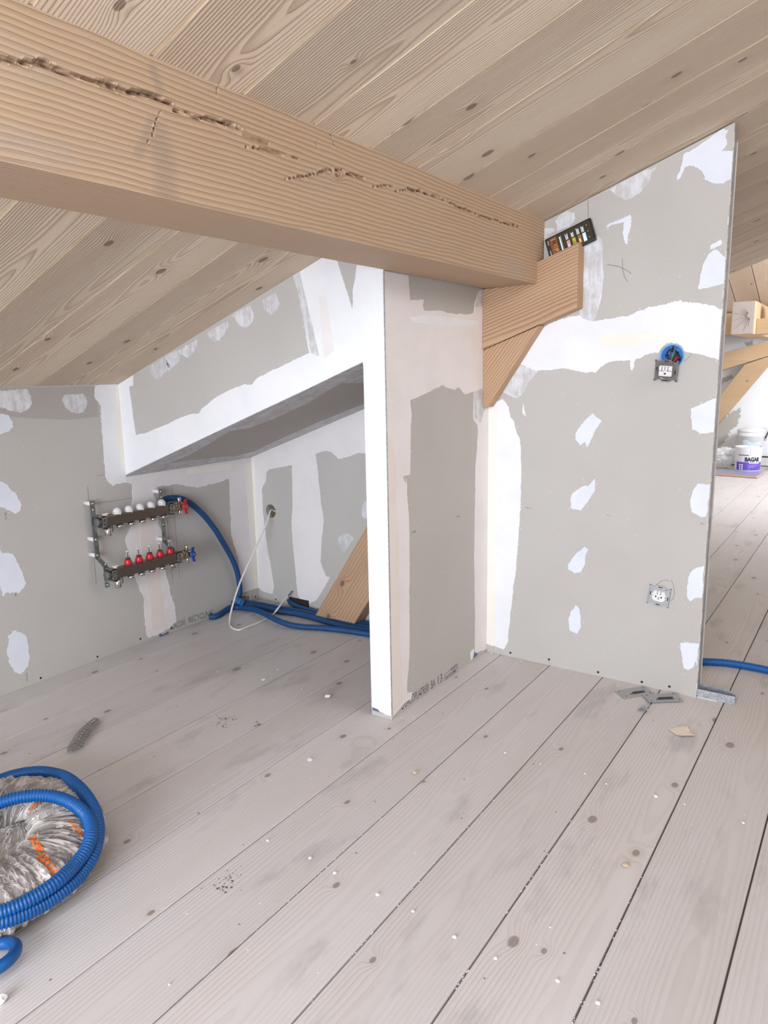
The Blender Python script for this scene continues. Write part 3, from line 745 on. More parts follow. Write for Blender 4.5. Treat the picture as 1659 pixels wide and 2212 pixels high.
# --- right stub wall
S3, O3, O4 = 3.13, (1050, 340), (1050, 860)
patch('R', [(5, 60), (45, 40), (110, 5), (155, 60), (165, 130), (190, 160), (205, 230), (228, 270), (238, 470), (235, 700), (222, 900), (205, 1150), (165, 1450), (150, 1600), (150, 1640), (120, 1700), (5, 1662)], S3, O4, rag=0.002, label='white corner coat beside the partition')
patch('R', [(5, 75), (72, 80), (62, 1500), (60, 1672), (5, 1662)], S3, O4, 'filler_cream', t=0.0013, rag=0.0008)
patch('R', [(330, 1180), (440, 1120), (580, 1075), (640, 1068), (720, 1108), (830, 1092), (960, 1075), (1020, 1040), (1130, 1010), (1230, 985), (1320, 965), (1330, 980), (1450, 985), (1520, 1000), (1620, 1035), (1600, 1375), (1560, 1367), (1480, 1340), (1352, 1316), (1325, 1284), (1300, 1262), (1258, 1252), (1214, 1262), (1184, 1288), (1170, 1318), (1080, 1335), (1050, 1355), (1010, 1365), (990, 1440), (975, 1430), (975, 1370), (850, 1380), (790, 1410), (740, 1455), (640, 1450), (520, 1425), (440, 1440), (330, 1440), (220, 1390)],
      S3, O3, rag=0.003, label='wide white filled board joint across the stub wall')
patch('R', [(755, 1210), (900, 1185), (1200, 1185), (1210, 1225), (1050, 1270), (800, 1285)], S3, O3, 'filler_cream', t=0.0014)
patch('R', [(690, 560), (760, 530), (785, 560), (790, 700), (795, 800), (780, 950), (740, 1080), (720, 1105), (640, 1080), (630, 1000), (640, 600)], S3, O3, 'filler_thin', rag=0.0015)
patch('R', [(200, 1400), (370, 1420), (330, 1470), (290, 1520), (265, 1580), (215, 1628), (140, 1600), (80, 1570)], S3, O3, 'filler_thin', t=0.0007)
patch('R', [(835, 220), (920, 160), (1060, 75), (1155, 66), (1115, 110), (1105, 160), (1040, 240), (950, 295), (880, 260)], S3, O3, 'filler_thin')
patch('R', [(1165, 905), (1215, 880), (1290, 830), (1390, 755), (1425, 765), (1410, 790), (1420, 850), (1385, 890), (1460, 890), (1452, 1050), (1400, 1080), (1350, 1080), (1290, 1060), (1275, 1010), (1240, 985), (1205, 975), (1170, 985), (1140, 1050), (1120, 1060), (1150, 970)], 2.724, (1050, 0), 'filler_spot', rag=0.003)
patch('R', [(1460, 760), (1500, 660), (1540, 625), (1580, 640), (1635, 690), (1630, 850), (1540, 870), (1435, 890), (1445, 830)], S3, O3, 'filler_spot')
patch('R', [(1520, 592), (1585, 555), (1590, 590), (1575, 600), (1520, 622)], S3, O3, 'filler_spot')
patch('R', [(810, 470), (880, 430), (975, 388), (985, 430), (970, 500), (955, 590), (940, 580), (925, 500), (935, 440), (880, 450)], S3, O3, 'filler_spot')
patch('R', [(470, 430), (510, 380), (560, 363), (600, 380), (600, 430), (560, 470), (480, 500)], S3, O3, 'filler_thin')
patch('R', [(392, 480), (450, 475), (465, 500), (400, 545), (385, 560)], S3, O3, 'filler_thin')
for pts in ([(720, 103), (783, 155), (740, 215), (710, 280), (683, 335), (670, 295), (640, 320), (605, 280), (605, 240), (640, 185), (680, 140)], [(735, 545), (735, 600), (738, 620), (690, 700), (640, 760), (575, 745), (570, 690), (590, 640), (665, 592), (690, 595)],
            [(665, 1005), (690, 1020), (670, 1080), (665, 1130), (640, 1175), (605, 1185), (555, 1155), (553, 1125), (610, 1050)], [(605, 1400), (628, 1420), (640, 1480), (640, 1550), (615, 1593), (565, 1570), (557, 1500), (575, 1440)],
            [(1385, 70), (1570, -5), (1540, 230), (1460, 240), (1395, 215), (1390, 160)], [(1430, 578), (1520, 580), (1490, 800), (1455, 805), (1390, 770), (1380, 700), (1395, 630)], [(1380, 1180), (1415, 1150), (1475, 1133), (1460, 1350), (1420, 1350), (1380, 1375), (1360, 1350), (1357, 1280)],
            [(1313, 1655), (1360, 1650), (1440, 1660), (1425, 1810), (1415, 1780), (1400, 1820), (1370, 1838), (1335, 1825)]):
    patch('R', pts, S3, O4, 'filler_spot', rag=0.002)
patch('R', [(245, 100), (250, 30), (262, 90), (268, 125)], S3, O4, t=0.0006, rag=0.001)
for u, v in ((1102.5, 1410), (1186, 1424.5), (1292, 1452), (1386.5, 1473), (1446, 1483)): screw('R', u, v, 0.0042)
for pts in ([(1312, 572), (1335, 575), (1352, 583), (1364, 591)], [(1344, 558), (1345, 580), (1349, 598), (1356, 609)], [(1418, 1263), (1430, 1254), (1440, 1253), (1446, 1256)], [(1450, 1253), (1456, 1268), (1457, 1283), (1454, 1293), (1448, 1299)], [(1478, 781), (1484, 775), (1490, 770), (1496, 763)], [(1270, 432), (1271, 470)]):
    strip('R', pts, 0.0013)
text('R', 'PP13', (1135, 1098), (1148, 1100.5), 0.005, 'pencil'); text('R', 'CV', (1311, 1114), (1319, 1116), 0.005, 'pencil'); text('R', '07', (1513, 1132), (1521, 1135), 0.006, 'pencil')

# --- niche back wall and soffit
S5, O5 = 4.1475, (420, 960)
patch('B', [(500, 120), (1560, -345), (1560, 85), (1460, 78), (1380, 110), (1290, 130), (1230, 70), (1180, 55), (1085, 85), (1100, 180), (1130, 480), (1160, 690), (1140, 850), (1130, 1050), (1180, 1180), (1215, 1190), (1100, 1390), (1010, 1440), (960, 1420), (925, 1340), (880, 880), (870, 700), (880, 560), (875, 185), (670, 225), (645, 250), (640, 330), (605, 400), (615, 620), (660, 960), (690, 1120), (715, 1280), (700, 1340), (620, 1320), (570, 1280)],
      S5, O5, 'filler_rose', rag=0.002, label='white coat around the niche corner and board joint')
patch('B', [(505, 130), (540, 125), (585, 1275), (568, 1280)], S5, O5, 'filler_cream', t=0.0014, rag=0.0006)
patch('B', [(1290, 840), (1330, 800), (1380, 795), (1430, 840), (1345, 970), (1300, 920)], S5, O5, 'filler_thin')
patch('B', [(1500, 560), (1520, 510), (1570, 490), (1570, 650), (1525, 670), (1500, 620)], S5, O5, 'filler_thin')
for u, v in ((596, 1294.5), (551, 1290)): screw('B', u, v, 0.0038)
patch('N', [(75, 1295), (1520, 603), (1520, 738), (1370, 738), (1170, 860), (1000, 940), (830, 1005), (710, 1025), (580, 1105), (500, 1150), (340, 1225)], S2, O2, 'filler_thin', rag=0.003)
patch('N', [(820, 1190), (1525, 895), (1525, 860), (1200, 990), (850, 1150), (760, 1172), (480, 1200), (340, 1225), (75, 1295)], S2, O2, 'filler_thin', rag=0.0015)

M_['gyp_band'] = board_mat('tapered_paper_edge', srgb(170, 163, 157), srgb(184, 178, 172))
patch('L', [(-40, 838), (206, 834), (214, 900), (150, 907), (60, 903), (-40, 897)], mat='gyp_band', t=0.0003, rag=0.0003, name='paper_edge_band')
for pl, n_, zr in (('R', 70, 1.6), ('L', 40, 1.0), ('B', 16, 0.7), ('P', 18, 1.3)):
    for i in range(n_):
        if pl == 'R': p = Vector((R_.uniform(XP + .05, XE), YR, R_.uniform(0.02, 1.4)))
        elif pl == 'L': p = Vector((0, R_.uniform(-0.6, 0.5), R_.uniform(0.02, 0.9)))
        elif pl == 'B': p = Vector((R_.uniform(0.05, 0.7), YB, R_.uniform(0.02, 0.6)))
        else: p = Vector((XP, R_.uniform(0.1, 0.6), R_.uniform(0.05, 1.2)))
        SPECK.setdefault(pl, []).append((p, R_.uniform(0.0006, 0.0016)))
for pl, pts in SPECK.items(): specks(pl, pts)

# ------------------------------------------------------------------ frames for things mounted on planes
def frame(o, org, ex, ez):
    ex = Vector(ex).normalized(); ez = Vector(ez); ez = (ez - ex * ez.dot(ex)).normalized(); ey = ez.cross(ex)
    o.matrix_world = Matrix(((ex.x, ey.x, ez.x, org[0]), (ex.y, ey.y, ez.y, org[1]), (ex.z, ey.z, ez.z, org[2]), (0, 0, 0, 1)))
    return o
def part(mb, name, mat, parent, label=None):
    """part in its thing's own local frame"""
    o = link(name, mb.mesh(name), M_[mat] if isinstance(mat, str) else mat, parent, (0, 0, 0))
    if label: o['label'] = label
    return o

# ------------------------------------------------------------------ big purlin with drying cracks
CR = []   # (points, half width, depth)
def crack(px, w, d): CR.append(([(at(0, XB1, *q).y, at(0, XB1, *q).z) for q in px], w, d))
crack([(-80, 104), (15, 130), (60, 133), (95, 140), (150, 161), (200, 176), (250, 190), (300, 201), (350, 216)], 0.0075, 0.014)
crack([(300, 200), (330, 208), (360, 222), (372, 226)], 0.012, 0.016)
crack([(375, 238), (405, 245), (425, 251), (460, 260), (500, 270), (532, 281)], 0.0062, 0.012)
crack([(505, 287), (540, 298), (582, 311)], 0.004, 0.007)
crack([(530, 317), (590, 328), (645, 343)], 0.0042, 0.008)
crack([(615, 384), (660, 380), (700, 371), (745, 367)], 0.0045, 0.008)
crack([(740, 376), (765, 378), (790, 386)], 0.006, 0.009)
crack([(800, 405), (830, 399), (850, 404)], 0.005, 0.008)
crack([(850, 415), (880, 409), (905, 411), (930, 420), (960, 431), (1000, 450), (1040, 467), (1080, 479), (1120, 489)], 0.0045, 0.009)
crack([(346, 238), (336, 265), (328, 300)], 0.0045, 0.006)
crack([(320, 300), (318, 318), (322, 330)], 0.003, 0.004)
crack([(467, 182), (472, 215)], 0.0032, 0.004)
crack([(678, 300), (690, 322)], 0.004, 0.005)
crack([(714, 288), (724, 318)], 0.0045, 0.005)
ST = []
def stain(px, w): ST.append(([(at(0, XB1, *q).y, at(0, XB1, *q).z) for q in px], w))
stain([(345, 300), (355, 350), (360, 420)], 0.03); stain([(300, 330), (315, 300), (330, 260)], 0.012); stain([(330, 150), (345, 190)], 0.012)
def segd(p, a, b):
    dx, dz = b[0] - a[0], b[1] - a[1]; L = dx * dx + dz * dz
    t = 0 if L == 0 else max(0, min(1, ((p[0] - a[0]) * dx + (p[1] - a[1]) * dz) / L))
    return math.hypot(p[0] - a[0] - t * dx, p[1] - a[1] - t * dz), t
from mathutils import noise as mn
def beam_mesh():
    ys = [-3.98, -3.0, -2.2, -1.8]
    y = -1.62
    while y < YR: ys.append(y); y += 0.0034
    ys.append(YR)
    zt = zceil(XB1) + 0.012; nzv = 58
    zs = [ZB + (zt - ZB) * i / nzv for i in range(nzv + 1)]
    vs = []; att = []; stn = []
    for y in ys:
        for j, z in enumerate(zs):
            d = 0.0; dark = 0.0; s2 = 0.0
            if -1.62 <= y:
                wob = mn.noise(Vector((y * 30, z * 30, 1))) * 0.0035
                for pts, w, dep in CR:
                    if y < min(p[0] for p in pts) - 0.03 or y > max(p[0] for p in pts) + 0.03: continue
                    best = 9; 
                    for i in range(len(pts) - 1):
                        q, t = segd((y, z + wob), pts[i], pts[i + 1])
                        best = min(best, q)
                    e0 = math.hypot(y - pts[0][0], z - pts[0][1]); e1 = math.hypot(y - pts[-1][0], z - pts[-1][1])
                    ww = w * min(1.0, 0.3 + min(e0, e1) / 0.05) * (0.35 + 1.0 * abs(mn.noise(Vector((y * 26, pts[0][1] * 50, 5)))))
                    if best < ww:
                        f = 1 - (best / ww) ** 2; d = max(d, dep * 0.85 * f ** 1.3 * (0.45 + 0.9 * abs(mn.noise(Vector((y * 60, z * 60, 9)))))); dark = max(dark, f * (0.25 + 1.5 * abs(mn.noise(Vector((y * 35, z * 80, 2))))))
                    elif best < ww * 2.2:
                        d = min(d, -0.0012 * (1 - (best - ww) / (1.2 * ww))) if d <= 0 else d
                for pts, w in ST:
                    for i in range(len(pts) - 1):
                        q, t = segd((y, z), pts[i], pts[i + 1]); s2 = max(s2, max(0, 1 - (q / w) ** 2))
            if j == 0 or j == nzv: d = 0.0015
            vs.append((XB1 - d, y, z)); att.append(dark); stn.append(s2)
    n = len(zs); fs = []
    for i in range(len(ys) - 1):
        for j in range(n - 1):
            fs.append((i * n + j, (i + 1) * n + j, (i + 1) * n + j + 1, i * n + j + 1))
    k = len(vs)
    ztb = zceil(XB0) + 0.012
    for y in (ys[0], ys[-1]): vs += [(XB1 - 0.0015, y, ZB - 0.0), (XB0, y, ZB), (XB0, y, ztb), (XB1 - 0.0015, y, zt)]; att += [0] * 4; stn += [0] * 4
    fs += [(k, k + 1, k + 5, k + 4), (k + 1, k + 2, k + 6, k + 5), (k + 2, k + 3, k + 7, k + 6), (k, k + 3, k + 2, k + 1), (k + 4, k + 5, k + 6, k + 7)]
    me = bpy.data.meshes.new('timber_beam'); me.from_pydata(vs, [], fs); me.update()
    for nm, dat in (('crack', att), ('stain', stn)):
        a = me.attributes.new(nm, 'FLOAT', 'POINT'); a.data.foreach_set('value', dat)
    return me
def add_attr_tint(mat):
    nt = mat.node_tree; b = [n for n in nt.nodes if n.type == 'BSDF_PRINCIPLED'][0]
    src = b.inputs['Base Color'].links[0].from_socket
    for nm, c, k in (('stain', (0.30, 0.235, 0.19, 1), 0.45), ('crack', (0.10, 0.058, 0.036, 1), 0.95)):
        a = nt.nodes.new('ShaderNodeAttribute'); a.attribute_name = nm
        m = nt.nodes.new('ShaderNodeMath'); m.operation = 'MULTIPLY'; m.inputs[1].default_value = k; nt.links.new(a.outputs['Fac'], m.inputs[0])
        x = nt.nodes.new('ShaderNodeMix'); x.data_type = 'RGBA'; nt.links.new(m.outputs[0], x.inputs[0]); nt.links.new(src, x.inputs[6]); x.inputs[7].default_value = c
        src = x.outputs[2]
    nt.links.new(src, b.inputs['Base Color'])
add_attr_tint(M_['beam'])
tag(link('timber_beam', beam_mesh(), M_['beam']), 'massive amber timber beam with long drying cracks under the plank ceiling', 'beam')

# ------------------------------------------------------------------ brackets under the beam
def spin(o, deg):
    """turn the local x axis up by deg so that the grain follows the timber"""
    a = math.radians(deg); o.data.transform(Matrix.Rotation(a, 4, 'Y')); o.rotation_euler = (0, -a, 0); return o
YC = YR - 0.0546
mb = MB((1.38, YR, 1.27)).prism([(1.2185, YC, 1.3262), (1.4125, YC, 1.3262), (1.4125, YC, 1.394), (1.549, YC, 1.441), (1.551, YC, 1.244), (1.2185, YC, 1.1245)], (0, 0.054, 0), bev=0.0022)
tag(spin(mb.build('timber_bracket', M_['bracket']), 19), 'notched timber bracket holding the big beam against the stub wall', 'bracket')
ex = Vector((0.2, 0, 0.245)).normalized()
mb = MB((1.31, YR, 1.06)).prism([(1.2185, YC + 0.007, 1.123), (1.424, YC + 0.007, 1.196), (1.409, YC + 0.007, 1.176), (1.238, YC + 0.007, 0.927), (1.2185, YC + 0.007, 0.927)], (0, 0.047, 0), bev=0.0018)
tag(spin(mb.build('timber_brace', M_['bracket']), 51), 'short slanted timber brace below the notched bracket', 'brace')

# ------------------------------------------------------------------ phone on the bracket
def emit(name, col, k):
    t = NT(name); return t.set((0.01, 0.01, 0.01), 0.2, 0, Emission_Color=(*col, 1), Emission_Strength=k)
tl, tr_ = at(1, 0.628, 1174.5, 517.5), at(1, 0.628, 1273.5, 468.5)
exd = (tr_ - tl).normalized(); PLN, PW = (tr_ - tl).length, 0.0735
ph = thing('phone', 'black phone lying sideways on the timber bracket with its screen lit', 'phone')
frame(ph, tl - Vector((-exd.z, 0, exd.x)) * PW, exd, (-exd.z, 0.06, exd.x))
part(MB().bevbox((0, 0, 0), (PLN, 0.0095, PW), 0.0042, 3), 'phone_case', 'black', ph)
scr = MB(); b0, b1 = 0.0045, 0.0052
pts = []
for cx_, cz_, a0 in ((PLN - 0.011, PW - 0.010, 0), (0.009, PW - 0.010, 90), (0.009, 0.010, 180), (PLN - 0.011, 0.010, 270)):
    for k in range(5):
        an = math.radians(a0 + k * 22.5); pts.append((cx_ + 0.0055 * math.cos(an), -0.0003, cz_ + 0.0055 * math.sin(an)))
scr.prism(pts, (0, 0.0006, 0))
screen = part(scr, 'screen', emit('phone_screen_dark', srgb(66, 60, 46), 0.5), ph)
def scr_rect(u0, u1, w0, w1, col, k, nm='screen_picture', d=0.0005):
    X = lambda u: 0.006 + u * (PLN - 0.0135); Z = lambda w: 0.005 + w * (PW - 0.010)
    m = MB().box((X(u0), -d, Z(w0)), (X(u1), -0.0002, Z(w1)))
    o = link(nm, m.mesh(nm), emit(nm, col, k), screen, (0, 0, 0)); return o
scr_rect(0.065, 0.235, 0.0, 0.97, srgb(140, 84, 48), 0.62)
for i in range(9):
    scr_rect(0.08 + R_.uniform(0, .1), 0.2 + R_.uniform(0, .03), 0.05 + i * 0.1, 0.07 + i * 0.1 + R_.uniform(0, .04), R_.choice([srgb(215, 180, 140), srgb(90, 50, 30), srgb(190, 140, 100)]), 0.6, 'screen_detail', 0.0007)
scr_rect(0.02, 0.035, 0.12, 0.4, (0.8, 0.8, 0.85), 0.5, 'screen_text'); scr_rect(0.02, 0.035, 0.7, 0.92, (0.8, 0.8, 0.85), 0.5, 'screen_text')
scr_rect(0.29, 0.315, 0.12, 0.86, (0.85, 0.87, 0.95), 0.8, 'screen_text'); scr_rect(0.327, 0.337, 0.12, 0.9, (0.6, 0.6, 0.7), 0.5, 'screen_text')
for u, c1, c2 in ((0.43, srgb(210, 150, 150), srgb(190, 190, 225)), (0.56, srgb(190, 175, 60), srgb(120, 110, 40)), (0.69, srgb(150, 105, 55), srgb(225, 190, 130)), (0.80, srgb(205, 240, 245), srgb(240, 250, 250))):
    scr_rect(u, u + 0.075, 0.08, 0.50, c1, 0.75); scr_rect(u + 0.015, u + 0.05, 0.15, 0.33, c2, 0.9, 'screen_detail', 0.0007)
    for q in (0.0, 0.022, 0.042): scr_rect(u + q, u + q + 0.013, 0.56, 0.56 + R_.uniform(0.2, 0.32), (0.85, 0.87, 0.95), 0.7, 'screen_text')
for w in (0.2, 0.5, 0.8): scr_rect(0.925, 0.938, w - 0.02, w + 0.02, (0.8, 0.8, 0.8), 0.6, 'screen_icon')

# ------------------------------------------------------------------ electrical fittings on the stub wall
bx = thing('wall_box', 'round blue flush box with coloured wires behind the dangling switch', 'wall box', BOX)
ring = MB().lathe([(0.0362, 0.0), (0.0362, 0.0016), (0.0325, 0.0022), (0.0318, 0.0), (0.031, -0.036), (0.0, -0.037)], (0, 0, 0), (0, -1, 0), 28, closed=False)
M_['boxblue'] = plain('light_blue_box_plastic', srgb(104, 160, 222), 0.45)
part(ring, 'box_cup', 'boxblue', bx)
for i, (c, a, b, m_) in enumerate(((srgb(30, 66, 150), -0.022, 0.004, 0), (srgb(190, 40, 50), 0.020, -0.004, 0), (srgb(96, 140, 50), 0.004, 0.018, 0), (srgb(80, 60, 50), -0.008, 0.02, 0), (srgb(190, 40, 50), 0.014, -0.014, 0), (srgb(30, 66, 150), -0.014, -0.008, 0), (srgb(36, 40, 60), 0.012, 0.012, 0))):
    w = MB().tube(smooth_path([(a * 0.8, 0.033, b * 0.7), (a, 0.012, b), (a * 0.6, 0.004, b * 0.6 - 0.004), (a * 0.3 - 0.006, -0.004, -0.024)], 0.003), 0.0022, 7)
    part(w, 'wire', plain('wire_%d' % i, c, 0.45), bx)
for i in range(9):
    a = R_.uniform(0, 6.28); r = R_.uniform(0.012, 0.026); b = a + R_.uniform(0.8, 2.2)
    w = MB().tube(smooth_path([(r * math.cos(a), 0.034, r * math.sin(a)), (r * 0.9 * math.cos(a + .4), 0.018, r * .9 * math.sin(a + .4)), (r * 0.7 * math.cos(b), 0.010, r * 0.7 * math.sin(b)), (0.3 * r * math.cos(b), 0.008, -0.012)], 0.003), 0.0021, 6)
    part(w, 'wire', plain('wire_%d' % (10 + i % 4), (srgb(40, 46, 70), srgb(52, 40, 44), srgb(36, 62, 120), srgb(120, 36, 46))[i % 4], 0.45), bx)
part(MB().cyl((0.0, 0.001, 0.031), (-0.001, 0.012, 0.020), 0.0024), 'box_screw', 'darkmetal', bx)

def wiring_device(name, label, u, v, roll, tilt, out, insert):
    c = at(1, YR - out, u, v)
    t = thing(name, label, 'wall ' + ('switch' if insert == 'switch' else 'socket'))
    ex = Vector((math.cos(roll), 0, -math.sin(roll))); ez = Vector((math.sin(roll) * math.cos(tilt), -math.sin(tilt), math.cos(roll) * math.cos(tilt)))
    frame(t, c, ex, ez)
    W2, H2 = 0.0335, 0.0305; f = 'darkmetal_plate' if insert == 'switch' else 'plate'
    out_ = [(-W2, -H2 + 0.004), (-W2 - 0.002, -H2 - 0.001), (-W2 + 0.005, -H2 - 0.002), (-W2 + 0.008, -H2 + 0.003), (-0.014, -H2 + 0.003), (-0.012, -H2 - 0.003), (0.014, -H2 - 0.003), (0.016, -H2 + 0.003), (W2 - 0.008, -H2 + 0.003),
            (W2 - 0.005, -H2 - 0.002), (W2 + 0.002, -H2 - 0.001), (W2, -H2 + 0.004), (W2, H2 - 0.004), (W2 + 0.002, H2 + 0.001), (W2 - 0.004, H2 + 0.002), (W2 - 0.007, H2 - 0.003), (0.016, H2 - 0.001), (0.013, H2 + 0.004), (-0.013, H2 + 0.004), (-0.016, H2 - 0.001), (-W2 + 0.007, H2 - 0.003), (-W2 + 0.004, H2 + 0.002), (-W2 - 0.002, H2 + 0.001), (-W2, H2 - 0.004)]
    part(MB().prism([(a, 0, b) for a, b in out_], (0, 0.0022, 0)), 'mounting_plate', f, t)
    for x_ in (-W2, W2 - 0.0018): part(MB().box((x_, -0.0005, -H2 + 0.006), (x_ + 0.0018, 0.006, H2 - 0.006)), 'plate_flange', 'zinc', t)
    for a, b, w, h in ((0.0, H2 - 0.001, 0.013, 0.0028), (0.0, -H2 + 0.001, 0.013, 0.0028), (-W2 + 0.006, 0.004, 0.0028, 0.012), (W2 - 0.006, -0.004, 0.0028, 0.012), (0.019, H2 - 0.006, 0.006, 0.0016)):
        part(MB().box((a - w / 2, -0.0004, b - h / 2), (a + w / 2, 0.0002, b + h / 2)), 'fixing_slot', 'dark', t)
    for sx in (-1, 1):
        for sz in (-1, 1):
            part(MB().cyl((sx * (W2 - 0.001), 0.0, sz * (H2 + 0.0005)), (sx * (W2 - 0.001), -0.003, sz * (H2 + 0.0005)), 0.0020, 10), 'claw_stud', 'zinc', t)
    if insert == 'switch':
        part(MB().lathe([(0.0265, 0.0), (0.0265, 0.003), (0.0235, 0.003), (0.0235, 0.0)], (0, 0, 0), (0, -1, 0), 28, closed=False), 'support_ring', f, t)
        part(MB().bevbox((-0.019, -0.010, -0.015), (0.019, 0.02, 0.0165), 0.002), 'switch_body', 'white', t, 'white switch insert')
        for k in range(4): part(MB().bevbox((-0.0172 + k * 0.0088, -0.0125, 0.004), (-0.0102 + k * 0.0088, -0.009, 0.0145), 0.0008), 'terminal_cover', 'white', t)
        for sx in (-1, 1):
            part(MB().bevbox((sx * 0.011 - 0.0065, -0.014, -0.010), (sx * 0.011 + 0.0065, -0.009, 0.001), 0.0015), 'rocker_hinge', 'white', t)
        part(MB().box((-0.0025, -0.0104, -0.009), (0.0025, -0.0098, -0.004)), 'hinge_recess', 'dark', t)
        for k in range(3): part(MB().box((-0.0101 + k * 0.0088, -0.0126, 0.004), (-0.0085 + k * 0.0088, -0.0098, 0.0150)), 'terminal_gap', 'darkmetal_plate', t)
        for sx in (-1, 1): part(MB().box((sx * 0.011 - 0.007, -0.0105, 0.0016), (sx * 0.011 + 0.007, -0.0099, 0.0028)), 'rocker_gap', 'darkmetal_plate', t)
        part(MB().tube(smooth_path([(-0.016, -0.0035, -0.020), (-0.006, -0.0035, -0.0245), (0.006, -0.0035, -0.0245), (0.016, -0.0035, -0.0205)], 0.003), 0.0009, 6), 'retaining_spring', 'chrome', t)
    else:
        hexo = [(-0.024, 0.0), (-0.0165, 0.013), (-0.0165, 0.0175), (0.0165, 0.0175), (0.0165, 0.013), (0.024, 0.0), (0.018, -0.0135), (0.012, -0.0175), (-0.012, -0.0175), (-0.018, -0.0135)]
        part(MB().prism([(a, -0.005, b) for a, b in hexo], (0, 0.02, 0), bev=0.0009), 'socket_body', 'white', t, 'white socket insert')
        for a, b, r in ((-0.009, -0.002, 0.0026), (0.009, -0.002, 0.0026), (-0.0205, 0.0, 0.0016), (0.0205, 0.0, 0.0016)):
            part(MB().cyl((a, -0.0046, b), (a, -0.0054, b), r, 12), 'pin_hole', 'dark', t)
        for a in (-0.0105, 0.0, 0.0105):
            part(MB().bevbox((a - 0.004, -0.0075, 0.0055), (a + 0.004, -0.0045, 0.0168), 0.0007), 'terminal_cover', 'white', t)
        part(MB().box((-0.002, -0.0054, -0.0055), (0.0025, -0.0046, -0.0035)).box((-0.002, -0.0054, -0.010), (0.0025, -0.0046, -0.0082)), 'earth_slot', 'dark', t)
        part(MB().box((-0.006, -0.0056, 0.0052), (-0.0048, -0.0046, 0.0172)).box((0.0048, -0.0056, 0.0052), (0.006, -0.0046, 0.0172)), 'terminal_gap', 'dark', t)
    return t
M_['darkmetal_plate'] = plain('dark_grey_plate', srgb(112, 106, 104), 0.45, 0.4)
wiring_device('switch_mechanism', 'unmounted double switch dangling below the blue flush box', 1438.5, 801, math.radians(5), math.radians(14), 0.020, 'switch')
wiring_device('socket_mechanism', 'bare power socket mounted low on the stub wall without a cover', 1423.5, 1287.5, math.radians(6), 0.0, 0.0045, 'socket')

# ------------------------------------------------------------------ floor track and stray plates
tk = thing('floor_track', 'galvanised floor track sticking out beyond the stub wall end', 'metal track', (1.97, 0.67, 0))
tk0 = MB((1.97, 0.67, 0)); x0, x1 = 1.9675, 2.078
tk0.box((x0, 0.656, 0.0005), (x1, 0.704, 0.0017)); tk0.box((x0, 0.656, 0.0017), (x1, 0.6572, 0.029))
tk0.prism([(x0, 0.7028, 0.0017), (x1, 0.7028, 0.0017), (x1, 0.7028, 0.012), (x1 - 0.03, 0.7028, 0.029), (x0, 0.7028, 0.029)], (0, 0.0012, 0))
tk0.build('track_channel', M_['galv'], tk)
MB((1.97, 0.67, 0)).box((x0, 0.655, 0.0), (x0 + 0.06, 0.6558, 0.003)).build('plaster_rest', M_['gyp_core'], tk)
def floor_poly(name, pts, z, th, mat, label, cat, group=None, holes=(), slot=None, bend=0.0):
    P = [at(2, z, *q) for q in pts]; c = sum(P, Vector()) / len(P)
    for p in P: p.y = min(p.y, 0.6465) if p.x < XE else p.y
    t = thing(name, label, cat, (c.x, c.y, z), group=group)
    MB(t.location).prism([p + Vector((0, 0, th)) for p in P], (0, 0, -th), bev=0.0004).build('sheet', M_[mat], t)
    for h in holes:
        q = at(2, z + th, *h); MB(t.location).cyl(q - Vector((0, 0, 0.0003)), q + Vector((0, 0, 0.0004)), 0.0022, 10).build('screw_hole', M_['dark'], t)
    if slot:
        q = [at(2, z + th, *h) for h in slot]
        MB(t.location).prism([p + Vector((0, 0, 0.0003)) for p in q], (0, 0, -0.0006)).build('slot', M_['darkmetal_plate'], t)
        a, b = q[1], q[2]
        MB(t.location).add([a + Vector((0, 0, 0.0004)), b + Vector((0, 0, 0.0004)), b + Vector((0.003, -0.009, 0.006)), a + Vector((0.004, -0.009, 0.006))], [(0, 1, 2, 3), (3, 2, 1, 0)]).build('pressed_lip', M_['plate'], t)
    return t
c3 = lambda pts: [(1280 + a / 4.377, 1380 + b / 4.377) for a, b in pts]
floor_poly('metal_plate', c3([(210, 495), (490, 449), (582, 517), (300, 566)]), 0.001, 0.0022, 'plate', 'grey slotted metal plate lying half under its twin against the wall', 'metal plate', 'slotted plates by the stub wall',
           c3([(249, 495), (473, 460), (543, 506), (318, 543)]), c3([(345, 530), (378, 503), (488, 491), (503, 506)]))
floor_poly('metal_plate', c3([(472, 530), (785, 514), (862, 589), (540, 603)]), 0.0042, 0.0022, 'plate', 'grey slotted metal plate resting on its twin nearer the wall end', 'metal plate', 'slotted plates by the stub wall',
           c3([(512, 533), (765, 521), (818, 574), (560, 587)]), c3([(595, 578), (618, 556), (755, 550), (778, 571)]))
# bent metal offcut with a hook
so = at(2, 0.0, 1391, 1534)
sc_ = thing('metal_offcut', 'small bent metal offcut with a hooked end on the floor', 'metal offcut', so)
m = MB(so); pr = [(-0.017, 0.001), (-0.010, 0.010), (0.002, 0.013), (0.010, 0.012)]
for i in range(3):
    a, b = pr[i], pr[i + 1]
    m.prism([so + Vector((a[0], -0.014, a[1])), so + Vector((b[0], -0.014, b[1])), so + Vector((b[0], -0.014, b[1] + 0.0012)), so + Vector((a[0], -0.014, a[1] + 0.0012))], (0.004, 0.032, 0))
m.build('bent_sheet', M_['galv'], sc_)
MB(so).tube(smooth_path([so + Vector((0.010, -0.012, 0.012)), so + Vector((0.016, -0.012, 0.009)), so + Vector((0.018, -0.013, 0.002)), so + Vector((0.013, -0.015, 0.0015))], 0.002), 0.0012, 6).build('hook', M_['galv'], sc_)
